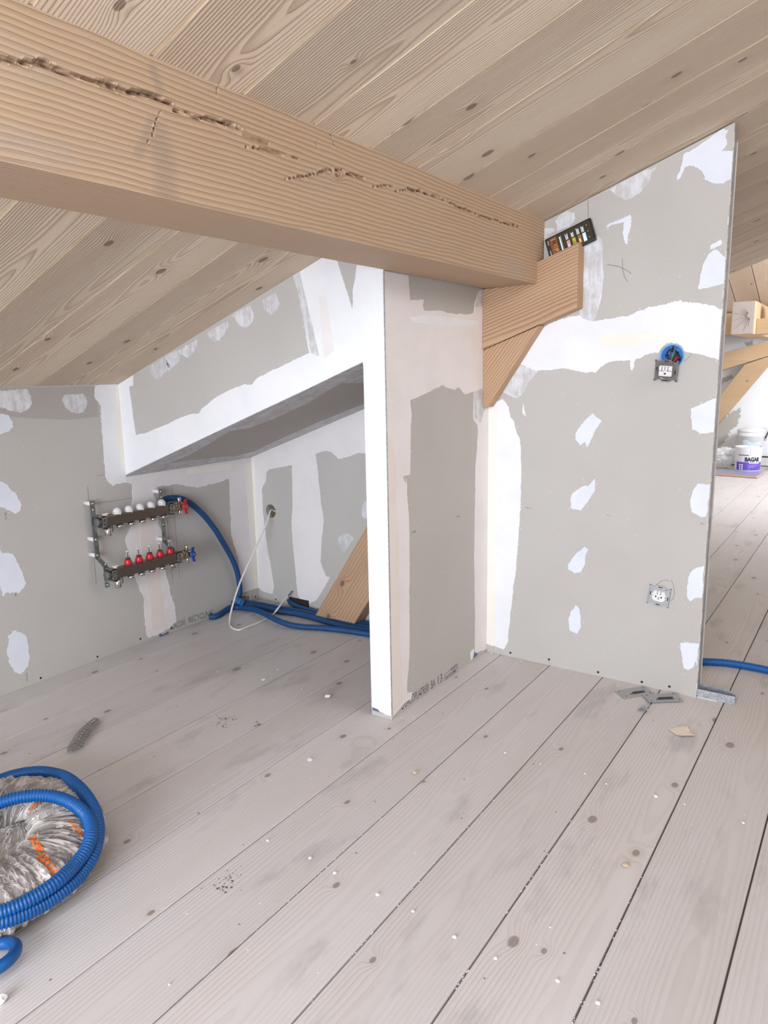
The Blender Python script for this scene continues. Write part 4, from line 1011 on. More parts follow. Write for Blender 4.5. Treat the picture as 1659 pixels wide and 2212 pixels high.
# torn paper
M_['paper'] = plain('torn_paper', srgb(222, 208, 190), 0.85, noise=0.05)
P = [at(2, 0.001, *q) for q in c3([(718, 862), (800, 843), (895, 838), (925, 880), (970, 922), (840, 928), (800, 915)])]; c = sum(P, Vector()) / len(P)
pm = MB(c); top = [p + Vector((0, 0, 0.0012 + 0.003 * ((i * 7) % 3) / 2)) for i, p in enumerate(P)]
n = len(P); pm.add(top + [c + Vector((0, 0, 0.004))], [(i, (i + 1) % n, n) for i in range(n)])
pm.add([p - Vector((0, 0, 0.0008)) for p in top] + [c + Vector((0, 0, 0.003))], [((i + 1) % n, i, n) for i in range(n)])
tag(pm.build('paper_scrap', M_['paper']), 'torn scrap of cream paper lying in front of the metal plates', 'paper')

# ------------------------------------------------------------------ perforated corner bead on the floor, left
a3, b3 = at(2, 0.004, 154, 1630), at(2, 0.004, 207, 1558)
pb = thing('perforated_bead', 'bent offcut of perforated metal corner bead on the floor', 'metal strip', a3)
m = MB(a3); ax = (b3 - a3); Ln = ax.length; ax.normalize(); sd = Vector((0, 0, 1)).cross(ax)
NC = 13
def bead_pt(f, side, w):
    arch = 0.012 * math.sin(math.pi * f) ** 0.7
    ridge = a3 + ax * (f * Ln) + Vector((0, 0, 0.013 + arch)) + sd * (0.004 * math.sin(3 * f))
    taper = min(1.0, 0.35 + f * 5) * min(1.0, 0.5 + (1 - f) * 6)
    d = sd * (side * 0.80) + Vector((0, 0, -0.55 if side < 0 else -0.62))
    return ridge + d * (w * 0.027 * taper)
for side in (-1, 1):
    for r in range(2):
        for k in range(NC):
            f0, f1 = k / NC, (k + 1) / NC; w0, w1 = r / 2, (r + 1) / 2
            cs = [bead_pt(f0, side, w0), bead_pt(f1, side, w0), bead_pt(f1, side, w1), bead_pt(f0, side, w1)]
            ce = sum(cs, Vector()) / 4; inn = [ce + (p - ce) * 0.62 for p in cs]
            m.add(cs + inn, [(i, (i + 1) % 4, 4 + (i + 1) % 4, 4 + i) for i in range(4)])
M_['bead'] = galv('dull_bead_steel', srgb(150, 148, 144), 90, 0.45, 0.6)
o = m.build('perforated_sheet', M_['bead'], pb); sm = o.modifiers.new('s', 'SOLIDIFY'); sm.thickness = 0.0007

# ------------------------------------------------------------------ marks on the floor
PL['G'] = (lambda u, v: at(2, 0.0, u, v), Vector((0, 0, 1)), lambda p: (p.x, p.y)); ROOT['G'] = floor; CL['G'] = lambda p: p
M_['soot'] = plain('dark_paint_speck', srgb(112, 104, 101), 0.8)
def cluster(u, v, su, sv, n, r, mat, name, tilt=0.0):
    mb = MB()
    for i in range(n):
        a, b = R_.gauss(0, su), R_.gauss(0, sv); p = at(2, 0.0003, u + a, v + b + a * tilt); k = 6; rr_ = r * R_.uniform(0.4, 1.3); a0 = R_.uniform(0, 6); sx = R_.uniform(0.6, 1.6)
        mb.add([p + Vector((math.cos(a0 + j * 1.0472) * rr_ * sx, math.sin(a0 + j * 1.0472) * rr_, 0)) for j in range(k)], [tuple(range(k))])
    o = mb.build(name, M_[mat], floor); o['kind'] = 'stuff'
cluster(492, 1902, 15, 11, 38, 0.0015, 'soot', 'dark_specks', -0.5); cluster(470, 1917, 5, 3, 6, 0.0022, 'soot', 'dark_specks'); cluster(488, 1922, 6, 4, 6, 0.0022, 'soot', 'dark_specks')
cluster(492, 1552, 13, 6, 26, 0.0022, 'soot', 'dark_specks'); cluster(482, 1567, 6, 4, 8, 0.003, 'soot', 'dark_specks'); cluster(557, 1563, 4, 3, 8, 0.003, 'soot', 'dark_specks')
cluster(1240, 1790, 190, 90, 50, 0.0013, 'filler_spot', 'dust_specks'); cluster(700, 1560, 240, 90, 45, 0.0015, 'filler_spot', 'dust_specks'); cluster(880, 1545, 26, 6, 26, 0.0018, 'crumb_dust', 'dust_specks', -0.5) if False else None
for xk, y0_, y1_ in ((1.6625, -0.95, -0.2), (1.8550, -0.8, -0.1), (2.0480, -0.75, -0.3), (1.4698, -0.9, -0.4)):
    mb = MB()
    for i in range(26):
        p = Vector((xk + R_.uniform(-0.0022, 0.0022), R_.uniform(y0_, y1_), 0.0004)); r = R_.uniform(0.0006, 0.0018)
        mb.add([p + Vector((math.cos(j * 1.0472) * r, math.sin(j * 1.0472) * r * 1.6, 0)) for j in range(6)], [tuple(range(6))])
    o = mb.build('gap_crumbs', M_['filler_spot'], floor); o['kind'] = 'stuff'
M_['ring'] = plain('pale_ring_mark', srgb(196, 190, 187), 0.7)
ce_ = at(2, 0, 785, 1604)
for rr_ in (0.030, 0.037):
    mb = MB(); k = 40; vs = []
    for i in range(k + 1):
        a = 2 * math.pi * i / k * 0.94
        for q in (rr_ - 0.0011, rr_ + 0.0011): vs.append(Vector((ce_.x + math.cos(a) * q, ce_.y + math.sin(a) * q, 0.0003)))
    mb.add(vs, [(2 * i, 2 * i + 1, 2 * i + 3, 2 * i + 2) for i in range(k)]); mb.build('ring_mark', M_['ring'], floor)

# ------------------------------------------------------------------ crumbs
M_['crumb'] = plain('plaster_crumb', srgb(232, 228, 222), 0.8, noise=0.05)
M_['crumb2'] = plain('wood_crumb', srgb(196, 178, 150), 0.8, noise=0.1)
def crumb(u, v, r, mat='crumb', flat=0.5, label='small white plaster crumb lying on the whitewashed boards', group='plaster crumbs scattered on the floor', name='plaster_crumb'):
    p = at(2, 0, u, v); bm = bmesh.new(); bmesh.ops.create_icosphere(bm, subdivisions=2, radius=r)
    for q in bm.verts: q.co = Vector((q.co.x * R_.uniform(0.8, 1.2), q.co.y * R_.uniform(0.7, 1.1), q.co.z * flat * R_.uniform(0.75, 1.15)))
    z0 = min(q.co.z for q in bm.verts); me = bpy.data.meshes.new(name); bm.to_mesh(me); bm.free()
    o = link(name, me, M_[mat], None, (p.x, p.y, -z0)); o.rotation_euler = (0, 0, R_.uniform(0, 6)); return tag(o, label, 'crumb', group)
CRUMBS = []
c8 = lambda a, b: (820 + a / 1.977, 1560 + b / 1.977)
c9 = lambda a, b: (300 + a / 2.765, 1800 + b / 2.765)
for q, r in ((c8(143, 812), .004), (c8(320, 922), .0045), (c8(495, 1012), .004), (c8(760, 1109), .0045), (c8(932, 1203), .0045), (c8(1178, 320), .006), (c8(1553, 433), .0045), (c8(968, 266), .0035), (c8(877, 222), .003), (c8(686, 180), .003), (c8(728, 878), .0025), (c8(536, 134), .004), (c8(1302, 352), .003),
             (c9(770, 48), .0045), (c9(1022, 153), .0045), (c9(1170, 242), .0045), (c9(1425, 370), .0048), ((600, 1447), .004), ((470, 1452), .0035), ((366, 2128), .0025), ((652, 1489), .003), ((1062, 1412), .004), ((868, 1551), .003), ((893, 1548), .003), ((1126, 1430), .003), ((856, 1546), .003), ((1196, 1509), .002)):
    CRUMBS.append((q[1], crumb(q[0], q[1], r)))
NTH = ('first', 'second', 'third', 'fourth', 'fifth', 'sixth', 'seventh', 'eighth', 'ninth')
by = {}
for v, o in CRUMBS:
    n = int(math.floor((o.location.x - F0) / FP)) - 5     # boards counted from the one under the partition foot
    by.setdefault(n, []).append((v, o))
for n, l in by.items():
    l.sort(key=lambda q: -q[0])
    where = 'the board under the partition foot' if n == 0 else 'the %s board %s of the partition' % (NTH[abs(n) - 1], 'right' if n > 0 else 'left')
    for i, (v, o) in enumerate(l):
        which = 'only' if len(l) == 1 else ('lowest' if i == 0 else NTH[i] + ' lowest')
        o['label'] = 'white plaster crumb on %s, %s in the photo' % (where, which) if which != 'only' else 'only white plaster crumb on %s' % where
crumb(708, 1507, .0105, flat=0.5, label='largest white plaster lump on the floor left of the partition foot', group=None, name='plaster_lump')
crumb(570, 1469, .0085, flat=0.3, label='flat white plaster flake on the boards in front of the niche', group=None, name='plaster_flake')
crumb(669, 1643, .0085, flat=0.35, label='thin white plaster flake on the boards below the partition foot', group=None, name='plaster_flake')
crumb(897, 1672, .0075, 'crumb2', 0.7, label='brownish round crumb on the boards right of the partition foot', group=None, name='wood_crumb')
crumb(1352, 1872, .008, 'crumb2', 0.5, label='yellowish wood chip lying near the wide board gap', group=None, name='wood_chip')

# ------------------------------------------------------------------ heating manifold on the left wall
mf = thing('heating_manifold', 'steel underfloor heating manifold with white caps and red flow meters on the left wall', 'manifold', (0, 0, 0.28))
O_ = Vector((0, 0, 0.28))
XU, XL = 0.060, 0.105                       # bar axes in front of the wall
zu = at(0, XU + 0.019, 230, 1127.5).z; zl = at(0, XL + 0.019, 251.8, 1241).z
YU0, YU1 = at(0, XU + 0.019, 230, 1127).y, at(0, XU + 0.019, 366, 1099).y
YL0, YL1 = at(0, XL + 0.019, 251.8, 1241).y, at(0, XL + 0.019, 383, 1208).y
HB = 0.0185
def sub(mb, name, mat, parent, label=None):
    o = mb.build(name, M_[mat], parent)
    if label: o['label'] = label
    return o
def strap(y, nm_low):
    w = 0.0095; prof = [(0.034, zu + 0.078), (0.034, 0.402), (XL - 0.026, 0.374), (XL - 0.026, zl - 0.052)]
    m = MB(O_)
    for (xa, za), (xb, zb) in zip(prof, prof[1:]):
        d = Vector((xb - xa, 0, zb - za)).normalized(); nn = Vector((d.z, 0, -d.x)) * 0.0028
        if nn.x < 0: nn = -nn
        a = Vector((xa, y - w, za)); b = Vector((xb, y - w, zb))
        m.prism([a, b, b + nn, a + nn], (0, 2 * w, 0))
    s = sub(m, 'mounting_strap', 'zinc', mf)
    for z in (zu + 0.068, zu + 0.045, 0.472, 0.412):
        MB(O_).lathe([(0.0055, 0), (0.0055, 0.003), (0.003, 0.0045)], (0.0368, y, z), (0.06, y, z), 6).build('bolt', M_['chrome'], s)
    for z in (zl + 0.036, zl - 0.042):
        MB(O_).lathe([(0.0055, 0), (0.0055, 0.003), (0.003, 0.0045)], (XL - 0.023, y, z), (XL, y, z), 6).build('bolt', M_['chrome'], s)
    for z in ((zu + 0.068, 0.472, 0.412) if y < 0 else (zu + 0.068, 0.410)):
        sub(MB(O_).cyl((0.0, y - 0.004, z), (0.033, y - 0.004, z), 0.0082, 16, 0.001), 'standoff', 'white', mf, 'white plastic stand-off')
    return s
strap(YU0 - 0.022, 0); strap(at(0, 0.035, 347, 1066).y, 0)
def bar(xc, zc, y0, y1, n):
    m = MB(O_).bevbox((xc - HB, y0, zc - HB), (xc + HB, y1, zc + HB), 0.0045, 3)
    b = sub(m, 'manifold_bar', 'steel_bar', mf)
    for y, sg in ((y0 - 0.010, -1), (y1 + 0.010, 1)):
        cl = MB(O_)
        e = HB + 0.004
        for a, c in (((xc - e - 0.008, zc + HB + 0.001), (xc + e, zc + e)), ((xc - e - 0.008, zc - e), (xc + e, zc - HB - 0.001)), ((xc + HB + 0.001, zc - e), (xc + e, zc + e)), ((xc - e - 0.008, zc - e), (xc - HB - 0.003, zc + e))):
            cl.box((a[0], y - 0.0085, a[1]), (c[0], y + 0.0085, c[1]))
        c_ = sub(cl, 'pipe_clamp', 'zinc', mf)
        for dz in (-0.009, 0.009):
            MB(O_).cyl((xc + e - 0.0005, y, zc + dz), (xc + e + 0.0006, y, zc + dz), 0.0028, 8).build('clamp_slot', M_['dark'], c_)
    MB(O_).cyl((xc, y0 - 0.004, zc), (xc, y0 - 0.022, zc), 0.0145, 18).build('bar_neck', M_['nickel'], b)
    MB(O_).lathe([(0.0175, 0), (0.0175, 0.009), (0.0155, 0.012)], (xc, y0 - 0.020, zc), (xc, y0 - 0.05, zc), 6).build('end_plug', M_['grey_plug'], b)
    MB(O_).cyl((xc, y0 + 0.010, zc + HB - 0.001), (xc, y0 + 0.010, zc + HB + 0.005), 0.0075, 14).build('vent_neck', M_['cream'], b)
    MB(O_).box((xc - 0.004, y0 + 0.0, zc + HB + 0.005), (xc + 0.004, y0 + 0.022, zc + HB + 0.010), 0.0012).build('air_vent_key', M_['cream'], b)['label'] = 'cream air vent key'
    d = MB(O_).lathe([(0.0095, -0.002), (0.0095, 0.006), (0.0128, 0.008), (0.0128, 0.036), (0.0115, 0.038)], (xc, y0 + 0.016, zc - HB), (xc, y0 + 0.016, zc - 1), 18)
    d.build('drain_valve', M_['chrome'], b)
    MB(O_).tube([Vector((xc - 0.004, y0 + 0.030 + 0.010 * math.sin(k * math.pi / 8), zc - HB - 0.016 + 0.013 * math.cos(k * math.pi / 8))) for k in range(9)], 0.0018, 6).build('drain_lanyard', M_['grey_plug'], b)
    return b
def ys_of(u0, v0, u1, v1, x): 
    a, c = at(0, x, u0, v0).y, at(0, x, u1, v1).y
    return [a + (c - a) * k / 4 for k in range(5)]
bu = bar(XU, zu, YU0, YU1, 5); bl = bar(XL, zl, YL0, YL1, 5)
YD = ys_of(253, 1105, 349, 1088, XU); YM = ys_of(277.5, 1222, 368, 1196, XL)
for y in YD:
    c = sub(MB(O_).sphere((XU, y, zu + HB + 0.006), 0.0165, (1, 1, 1.05), 20, 8, half=True), 'balancing_cap', 'white', mf, 'white domed balancing cap')
    MB(O_).lathe([(0.0165, 0.0), (0.0165, 0.006)], (XU, y, zu + HB), (XU, y, zu + 1), 20).build('cap_skirt', M_['white'], c)
    MB(O_).prism([(XU + 0.0150, y - 0.005, zu + HB + 0.006), (XU + 0.0150, y + 0.005, zu + HB + 0.006), (XU + 0.0165, y, zu + HB - 0.003)], (0.003, 0, 0)).build('cap_pointer', M_['white'], c)
    for r in (0.0125,):
        sub(MB(O_).lathe([(0.0105, 0), (0.0105, 0.004), (0.0145, 0.005), (0.0145, 0.015), (0.012, 0.017)], (XU, y + 0.006, zu - HB), (XU, y + 0.006, 0), 16), 'outlet', 'chrome', mf)
for y in YM:
    f = sub(MB(O_).lathe([(0.0138, 0.0), (0.0142, 0.003), (0.0142, 0.010), (0.0120, 0.016), (0.0118, 0.020), (0.0085, 0.021), (0.0085, 0.026)], (XL, y, zl + HB), (XL, y, zl + 1), 12), 'flow_meter', 'red', mf, 'red flow meter with a clear tube')
    MB(O_).lathe([(0.0092, 0), (0.0092, 0.0035)], (XL, y, zl + HB + 0.023), (XL, y, zl + 1), 14).build('meter_collar', M_['darkmetal'], f)
    for k in range(8):
        a = k * math.pi / 4; cx_, cy_ = XL + 0.0142 * math.cos(a), y + 0.0142 * math.sin(a)
        MB(O_).cyl((cx_, cy_, zl + HB + 0.002), (cx_, cy_, zl + HB + 0.0105), 0.0011, 5).build('grip_rib', M_['red'], f)
    MB(O_).lathe([(0.0064, 0), (0.0064, 0.026), (0.0052, 0.028)], (XL, y, zl + HB + 0.026), (XL, y, zl + 1), 14).build('sight_tube', M_['glass'], f)
    MB(O_).cyl((XL, y, zl + HB + 0.026), (XL, y, zl + HB + 0.048), 0.0016, 7).build('float_rod', M_['darkmetal'], f)
    MB(O_).lathe([(0.0058, 0), (0.0058, 0.0025)], (XL, y, zl + HB + 0.0525), (XL, y, zl + 1), 12).build('tube_cap', M_['white'], f)
    sub(MB(O_).lathe([(0.0105, 0), (0.0105, 0.004), (0.0145, 0.005), (0.0145, 0.015), (0.012, 0.017)], (XL, y + 0.006, zl - HB), (XL, y + 0.006, 0), 16), 'outlet', 'chrome', mf)
def valve(xc, zc, y1, col, nm):
    v = sub(MB(O_).lathe([(0.0135, -0.004), (0.0135, 0.012), (0.0185, 0.014), (0.0195, 0.022), (0.0195, 0.030), (0.0165, 0.032), (0.0165, 0.036), (0.0190, 0.038), (0.0200, 0.050), (0.0185, 0.062), (0.0140, 0.066), (0.0140, 0.070)],
                        (xc, y1, zc), (xc, y1 + 1, zc), 20), 'ball_valve', 'nickel', mf)
    for s in (1, -1):
        MB(O_).lathe([(0.0075, 0), (0.0085, 0.010), (0.0085, 0.020), (0.0065, 0.022)], (xc, y1 + 0.054, zc + s * 0.014), (xc, y1 + 0.054, zc + s), 12).build('test_port', M_['chrome'], v)
    yh, xh = y1 + 0.060, xc + 0.020
    MB(O_).cyl((xc + 0.012, yh, zc), (xh + 0.004, yh, zc), 0.0065, 12).build('valve_stem', M_['nickel'], v)
    m = MB(O_).lathe([(0.0125, 0.0), (0.0130, 0.003), (0.0130, 0.010), (0.0105, 0.013)], (xh + 0.002, yh, zc), (1, yh, zc), 18)
    for s in (1, -1):
        m.prism([(xh + 0.004, yh - 0.0055, zc + s * 0.009), (xh + 0.004, yh + 0.0055, zc + s * 0.009), (xh + 0.010, yh + 0.0075 - s * 0.001, zc + s * 0.030), (xh + 0.010, yh - 0.0055 - s * 0.001, zc + s * 0.030)], (0.004, 0, 0))
    m.build('butterfly_handle', M_[col], v)['label'] = nm
    MB(O_).lathe([(0.0042, 0), (0.0042, 0.003), (0.002, 0.004)], (xh + 0.0145, yh, zc), (1, yh, zc), 6).build('handle_nut', M_['nickel'], v)
valve(XU, zu, YU1 + 0.012, 'red', 'red butterfly handle'); valve(XL, zl, YL1 + 0.012, 'blue', 'blue butterfly handle')

# ------------------------------------------------------------------ blue pipes and white cable in the niche
def conduit(name, label, pts, r, mat='hose_dusty', corr=0.0, pitch=None, cat='pipe', group=None, parent=None, seg=12):
    p = smooth_path(pts, 0.008)
    if corr: p = even(p, pitch / 4)
    m = MB(p[0]).tube(p, r, seg, corr)
    o = m.build(name, M_[mat], parent)
    if label: tag(o, label, cat, group)
    return o
Lp = lambda x, u, v: at(0, x, u, v)
Fl = lambda z, u, v: at(2, z, u, v)
rc = 0.0125
conduit('blue_pipe', 'blue conduit curving down the wall from behind the manifold valve', [Lp(0.016, 352, 1080), Lp(0.02, 368, 1076), Lp(0.028, 390, 1077), Lp(0.03, 412, 1088), Lp(0.03, 440, 1113), Lp(0.03, 464, 1143), Lp(0.03, 482, 1172), Lp(0.028, 500, 1204), Lp(0.026, 511, 1230), Lp(0.024, 517, 1258), Lp(0.02, 518, 1280), Lp(0.014, 515, 1296), Lp(0.0, 511, 1305)], rc, corr=0.05, pitch=0.0045)
def floor_pipe(name, label, pts, r=rc, z=None, end=None):
    z = r if z is None else z
    P = [Fl(z if len(q) == 2 else q[2], q[0], q[1]) for q in pts]
    if end: P.append(Vector((*end, z)))
    return conduit(name, label, P, r, corr=0.05, pitch=0.0045)
floor_pipe('blue_pipe', 'front blue conduit crossing the niche floor towards the partition', [(500, 1311), (520, 1312.5), (545, 1316, .018), (570, 1325, .022), (595, 1338, .022), (620, 1348, .016), (650, 1353.5), (690, 1356), (740, 1361), (800, 1370), (840, 1375)], end=(1.139, 0.46))
floor_pipe('blue_pipe', 'middle blue conduit lying behind the front one on the niche floor', [(517, 1304, .02), (560, 1311), (600, 1320), (640, 1325.5), (690, 1338), (740, 1353), (800, 1362.5), (835, 1366)], end=(1.139, 0.495))
floor_pipe('blue_pipe', 'dark blue conduit behind the middle one on the niche floor', [(521, 1300, .026), (560, 1305.5), (600, 1313.5), (640, 1319.5), (690, 1331.5), (740, 1347), (800, 1356), (830, 1359)], end=(1.139, 0.53))
floor_pipe('blue_pipe', 'blue conduit coming out of the niche back wall beside the diagonal timber', [(625, 1296, .024), (629, 1302, .02), (640, 1309), (655, 1314.5), (690, 1325), (740, 1341), (800, 1349.5), (830, 1352)], end=(1.139, 0.565))
floor_pipe('blue_pipe', 'short blue conduit stub bending out of the wall onto the floor', [(508, 1308, .018), (495, 1314, .016), (484, 1321), (474, 1328), (464, 1332), (453, 1332)])
tp = thing('pipe_coupler', 'light blue taped coupler on the conduits at the niche corner', 'coupler', Lp(0.03, 520, 1298))
P0 = Lp(0.035, 509, 1295); P1 = Lp(0.05, 524, 1303)
MB(P0).tube([P0, P0.lerp(P1, 0.5), P1], 0.0150, 12).build('coupler_sleeve', M_['tape'], tp)
for f in (0.1, 0.5, 0.9):
    q = P0.lerp(P1, f); d = (P1 - P0).normalized()
    MB(q).tube([q - d * 0.0025, q + d * 0.0025], 0.0168, 12).build('coupler_ring', M_['tape'], tp)
conduit('white_cable', 'white cable hanging from the round hole in the niche back wall', [HOLE + Vector((0.012, 0.03, -0.012)), HOLE + Vector((0.004, 0.004, 0.006)), at(1, YB - 0.012, 584, 1104), at(1, YB - 0.05, 578, 1125), at(1, YB - 0.10, 563, 1160), at(1, YB - 0.16, 540, 1210), at(1, YB - 0.22, 518, 1260), at(1, YB - 0.28, 502, 1310), Fl(0.012, 496, 1340), Fl(0.004, 500, 1355), Fl(0.004, 516, 1360.5), Fl(0.0045, 535, 1354), Fl(0.0045, 565, 1342), Fl(0.0045, 583, 1332), Fl(0.010, 590, 1327), Fl(0.034, 600, 1315), Fl(0.050, 612, 1299), Fl(0.062, 622, 1287)], 0.0042, 'cable', cat='cable', seg=9)
wt = Fl(0.064, 623, 1286); we = Fl(0.078, 631, 1277)
conduit('blue_wire', 'blue bared wire end of the white cable', [Fl(0.0615, 621, 1288), wt, we], 0.0030, 'ink_blue', cat='wire')
MB(HOLE).box((HOLE.x - 0.04, YB + 0.02, HOLE.z - 0.04), (HOLE.x + 0.04, YB + 0.06, HOLE.z + 0.04)).build('cavity', plain('brown_cavity', srgb(120, 100, 82), 0.9, noise=0.4, scale=60), wall_niche)
m_ = MB((0, 0, 0)).box((at(1, YB, 625, 1300).x, YB - 0.002, 0.004), (at(1, YB, 668, 1310).x, YB + 0.0004, 0.045)); m_.build('pipe_cutout', M_['dark'], wall_niche)

# diagonal timber in the niche (follows the roof frame)
def nb(u, v, y=0.60): return at(1, y, u, v)
A1, A2 = nb(672, 1318), nb(763, 1345)
P = [nb(676, 1313), nb(768, 1345), nb(812, 1268), nb(815, 1210), nb(815, 1080)]
lowz = 0.002
P[0].z = max(P[0].z, lowz)
dirv = Vector((0.30, 0, 0.44)).normalized()
b0_ = Vector((nb(680, 1316).x, 0.585, 0.001)); b1_ = Vector((nb(764, 1344).x, 0.585, 0.001))
up_l = (nb(797, 1112, 0.585) - nb(680, 1316, 0.585)); up_l.y = 0; up_l.normalize()
Hn = 0.66
Lt = (1.138 - b1_.x) / up_l.x
q = [b0_, b1_, b1_ + up_l * Lt, b0_ + up_l * Lt]
for w in q: w.z = min(w.z, ZN + MN * w.x - 0.002)
tag(spin(MB(b0_).prism(q, (0, 0.075, 0), bev=0.002).build('diagonal_timber', M_['brace']), math.degrees(math.atan2(up_l.z, up_l.x))), 'knotty diagonal timber rising from the niche floor behind the partition', 'timber')

# blue hose beyond the stub wall
conduit('blue_hose', 'blue ribbed hose on the floor beyond the stub wall end', [Fl(0.014, 1400, 1428), Fl(0.014, 1480, 1428), Fl(0.014, 1520, 1429), Fl(0.014, 1570, 1432), Fl(0.014, 1615, 1439), Fl(0.014, 1659, 1447.5), Fl(0.014, 1720, 1462), Fl(0.014, 1800, 1490)], 0.0135, 'hose', corr=0.08, pitch=0.006, cat='hose')

# ------------------------------------------------------------------ wrapped pipe coil, lower left
CC = Vector((0.880, -1.068, 0)); RM, RW, RH = 0.168, 0.078, 0.056
coil = thing('pipe_coil', 'coil of pipe shrouded in crumpled clear plastic with orange print', 'pipe coil', CC)
def torus_pt(a, b, k=1.0):
    w = 0.08 * mn.noise(Vector((math.cos(a) * 1.2, math.sin(a) * 1.2, 0.5)))
    nx_ = mn.noise(Vector((math.cos(a) * 6, math.sin(a) * 6, b * 1.2))) * 0.006
    nx_ += (abs(mn.noise(Vector((math.cos(a) * 16, math.sin(a) * 16, b * 0.7)))) - 0.2) * 0.012
    nx_ += 0.007 * math.sin(34 * a + 2.5 * math.sin(b)) * max(0, 0.25 - math.cos(b))
    r = RW * (1 + w) + nx_ * k; h = RH * (1 + w) + nx_ * k
    cb_ = math.cos(b); sb = math.sin(b)
    rad = RM + r * (abs(cb_) ** 0.85) * (1 if cb_ > 0 else -1); z = RH + 0.004 + h * (abs(sb) ** 0.8) * (1 if sb > 0 else -1)
    return CC + Vector((rad * math.cos(a), rad * math.sin(a), max(0.001, z)))
NA, NB = 420, 56
wv = [torus_pt(2 * math.pi * i / NA, 2 * math.pi * j / NB) for i in range(NA) for j in range(NB)]
wfc = [(i * NB + j, ((i + 1) % NA) * NB + j, ((i + 1) % NA) * NB + (j + 1) % NB, i * NB + (j + 1) % NB) for i in range(NA) for j in range(NB)]
t = NT('crumpled_clear_plastic')
at_ = t.n.new('ShaderNodeAttribute'); at_.attribute_name = 'ab'; ab = t.sep(at_.outputs['Vector'])
wv1 = t.xyz(t.math('MULTIPLY', ab[0], 7.0), t.math('MULTIPLY', ab[1], 0.8), 0.0)
q1 = t.math('ABSOLUTE', t.math('SUBTRACT', t.noise(wv1, 1.0, 3, 0.6), 0.5)); q2 = t.math('ABSOLUTE', t.math('SUBTRACT', t.noise(t.obj(), 20, 3, 0.6), 0.5)); q3 = t.noise(t.obj(), 7, 3)
rg = t.math('MAXIMUM', t.ramp(q1, 0.07, 0.0), t.math('MULTIPLY', t.ramp(q2, 0.035, 0.0), 0.8))
t.bump(rg, 0.0035, 0.8)
M_['wrap'] = t.set(t.mix(t.math('ADD', t.math('MULTIPLY', rg, 0.75), t.math('MULTIPLY', q3, 0.25)), srgb(186, 175, 167), srgb(222, 214, 207)), 0.38, 0,
                   Alpha=t.math('ADD', t.ramp(rg, 0, 1, 'LINEAR', 0.30, 0.66), t.ramp(q3, 0.35, 0.7, c=0, d=0.3), clamp=True))
wrapm = MB(CC); wrapm.add(wv, wfc, True); wrap = wrapm.build('plastic_wrap', M_['wrap'], coil)
_a = wrap.data.attributes.new('ab', 'FLOAT_VECTOR', 'POINT')
_a.data.foreach_set('vector', [c for i in range(NA) for j in range(NB) for c in (6 * math.cos(2 * math.pi * i / NA) if False else 2 * math.pi * i / NA, 2 * abs(math.sin(math.pi * j / NB)), 0.0)])
wrap['label'] = 'crumpled translucent plastic wrap'
M_['coilpipe'] = plain('grey_blue_pipe', srgb(116, 114, 126), 0.5, noise=0.15, scale=20)
for zz in (0.021, 0.054, 0.085):
    for rr_ in {0.021: (0.128, 0.158, 0.184, 0.203), 0.054: (0.118, 0.153, 0.187, 0.221), 0.085: (0.134, 0.168, 0.202)}[zz]:
        pth = [CC + Vector((rr_ * math.cos(2 * math.pi * k / 64), rr_ * math.sin(2 * math.pi * k / 64), zz + 0.002 * math.sin(6.2832 * 2 * k / 64 + rr_ * 40))) for k in range(65)]
        MB(CC).tube(pth, 0.0165, 8, cap=False).build('pipe_loop', M_['coilpipe'], coil)
# gathered knot of the wrap across the top, and the orange print
bvh = BVHTree.FromPolygons([tuple(v) for v in wv], wfc)
kn = MB(CC); kp = []
for i in range(26):
    a = 2 * math.pi * i / 26; r = 0.016 + 0.006 * mn.noise(Vector((i, 0, 0))); kp.append((a, r))
ctr = bvh.ray_cast(CAM, ray(46, 1793).normalized())[0]
if ctr is None: ctr = CC + Vector((0.1, -0.05, 0.12))
fan = []
for i in range(40):
    a = 2 * math.pi * i / 40; L = 0.05 + 0.035 * abs(mn.noise(Vector((i * 0.7, 3, 0)))) + (0.03 if 3.6 < a < 5.4 or 0.8 < a < 2.0 else 0)
    fan.append(ctr + Vector((math.cos(a) * L, math.sin(a) * L, -0.012 + (0.010 if i % 2 else -0.004) - 0.18 * L)))
kn.add([ctr + Vector((0, 0, 0.016))] + [ctr + (p - ctr) * 0.28 + Vector((0, 0, 0.012 + 0.006 * (i % 2))) for i, p in enumerate(fan)] + fan,
       [(0, 1 + i, 1 + (i + 1) % 40) for i in range(40)] + [(1 + i, 41 + i, 41 + (i + 1) % 40, 1 + (i + 1) % 40) for i in range(40)], True)
ga = kn.build('wrap_gather', M_['wrap'], coil)
_a = ga.data.attributes.new('ab', 'FLOAT_VECTOR', 'POINT')
_a.data.foreach_set('vector', [0, 0, 0] + [c for i in range(40) for c in (i * 0.157, 0.5, 0)] + [c for i in range(40) for c in (i * 0.157, 2.0, 0)])
M_['orange'] = plain('orange_print', srgb(214, 108, 40), 0.5)
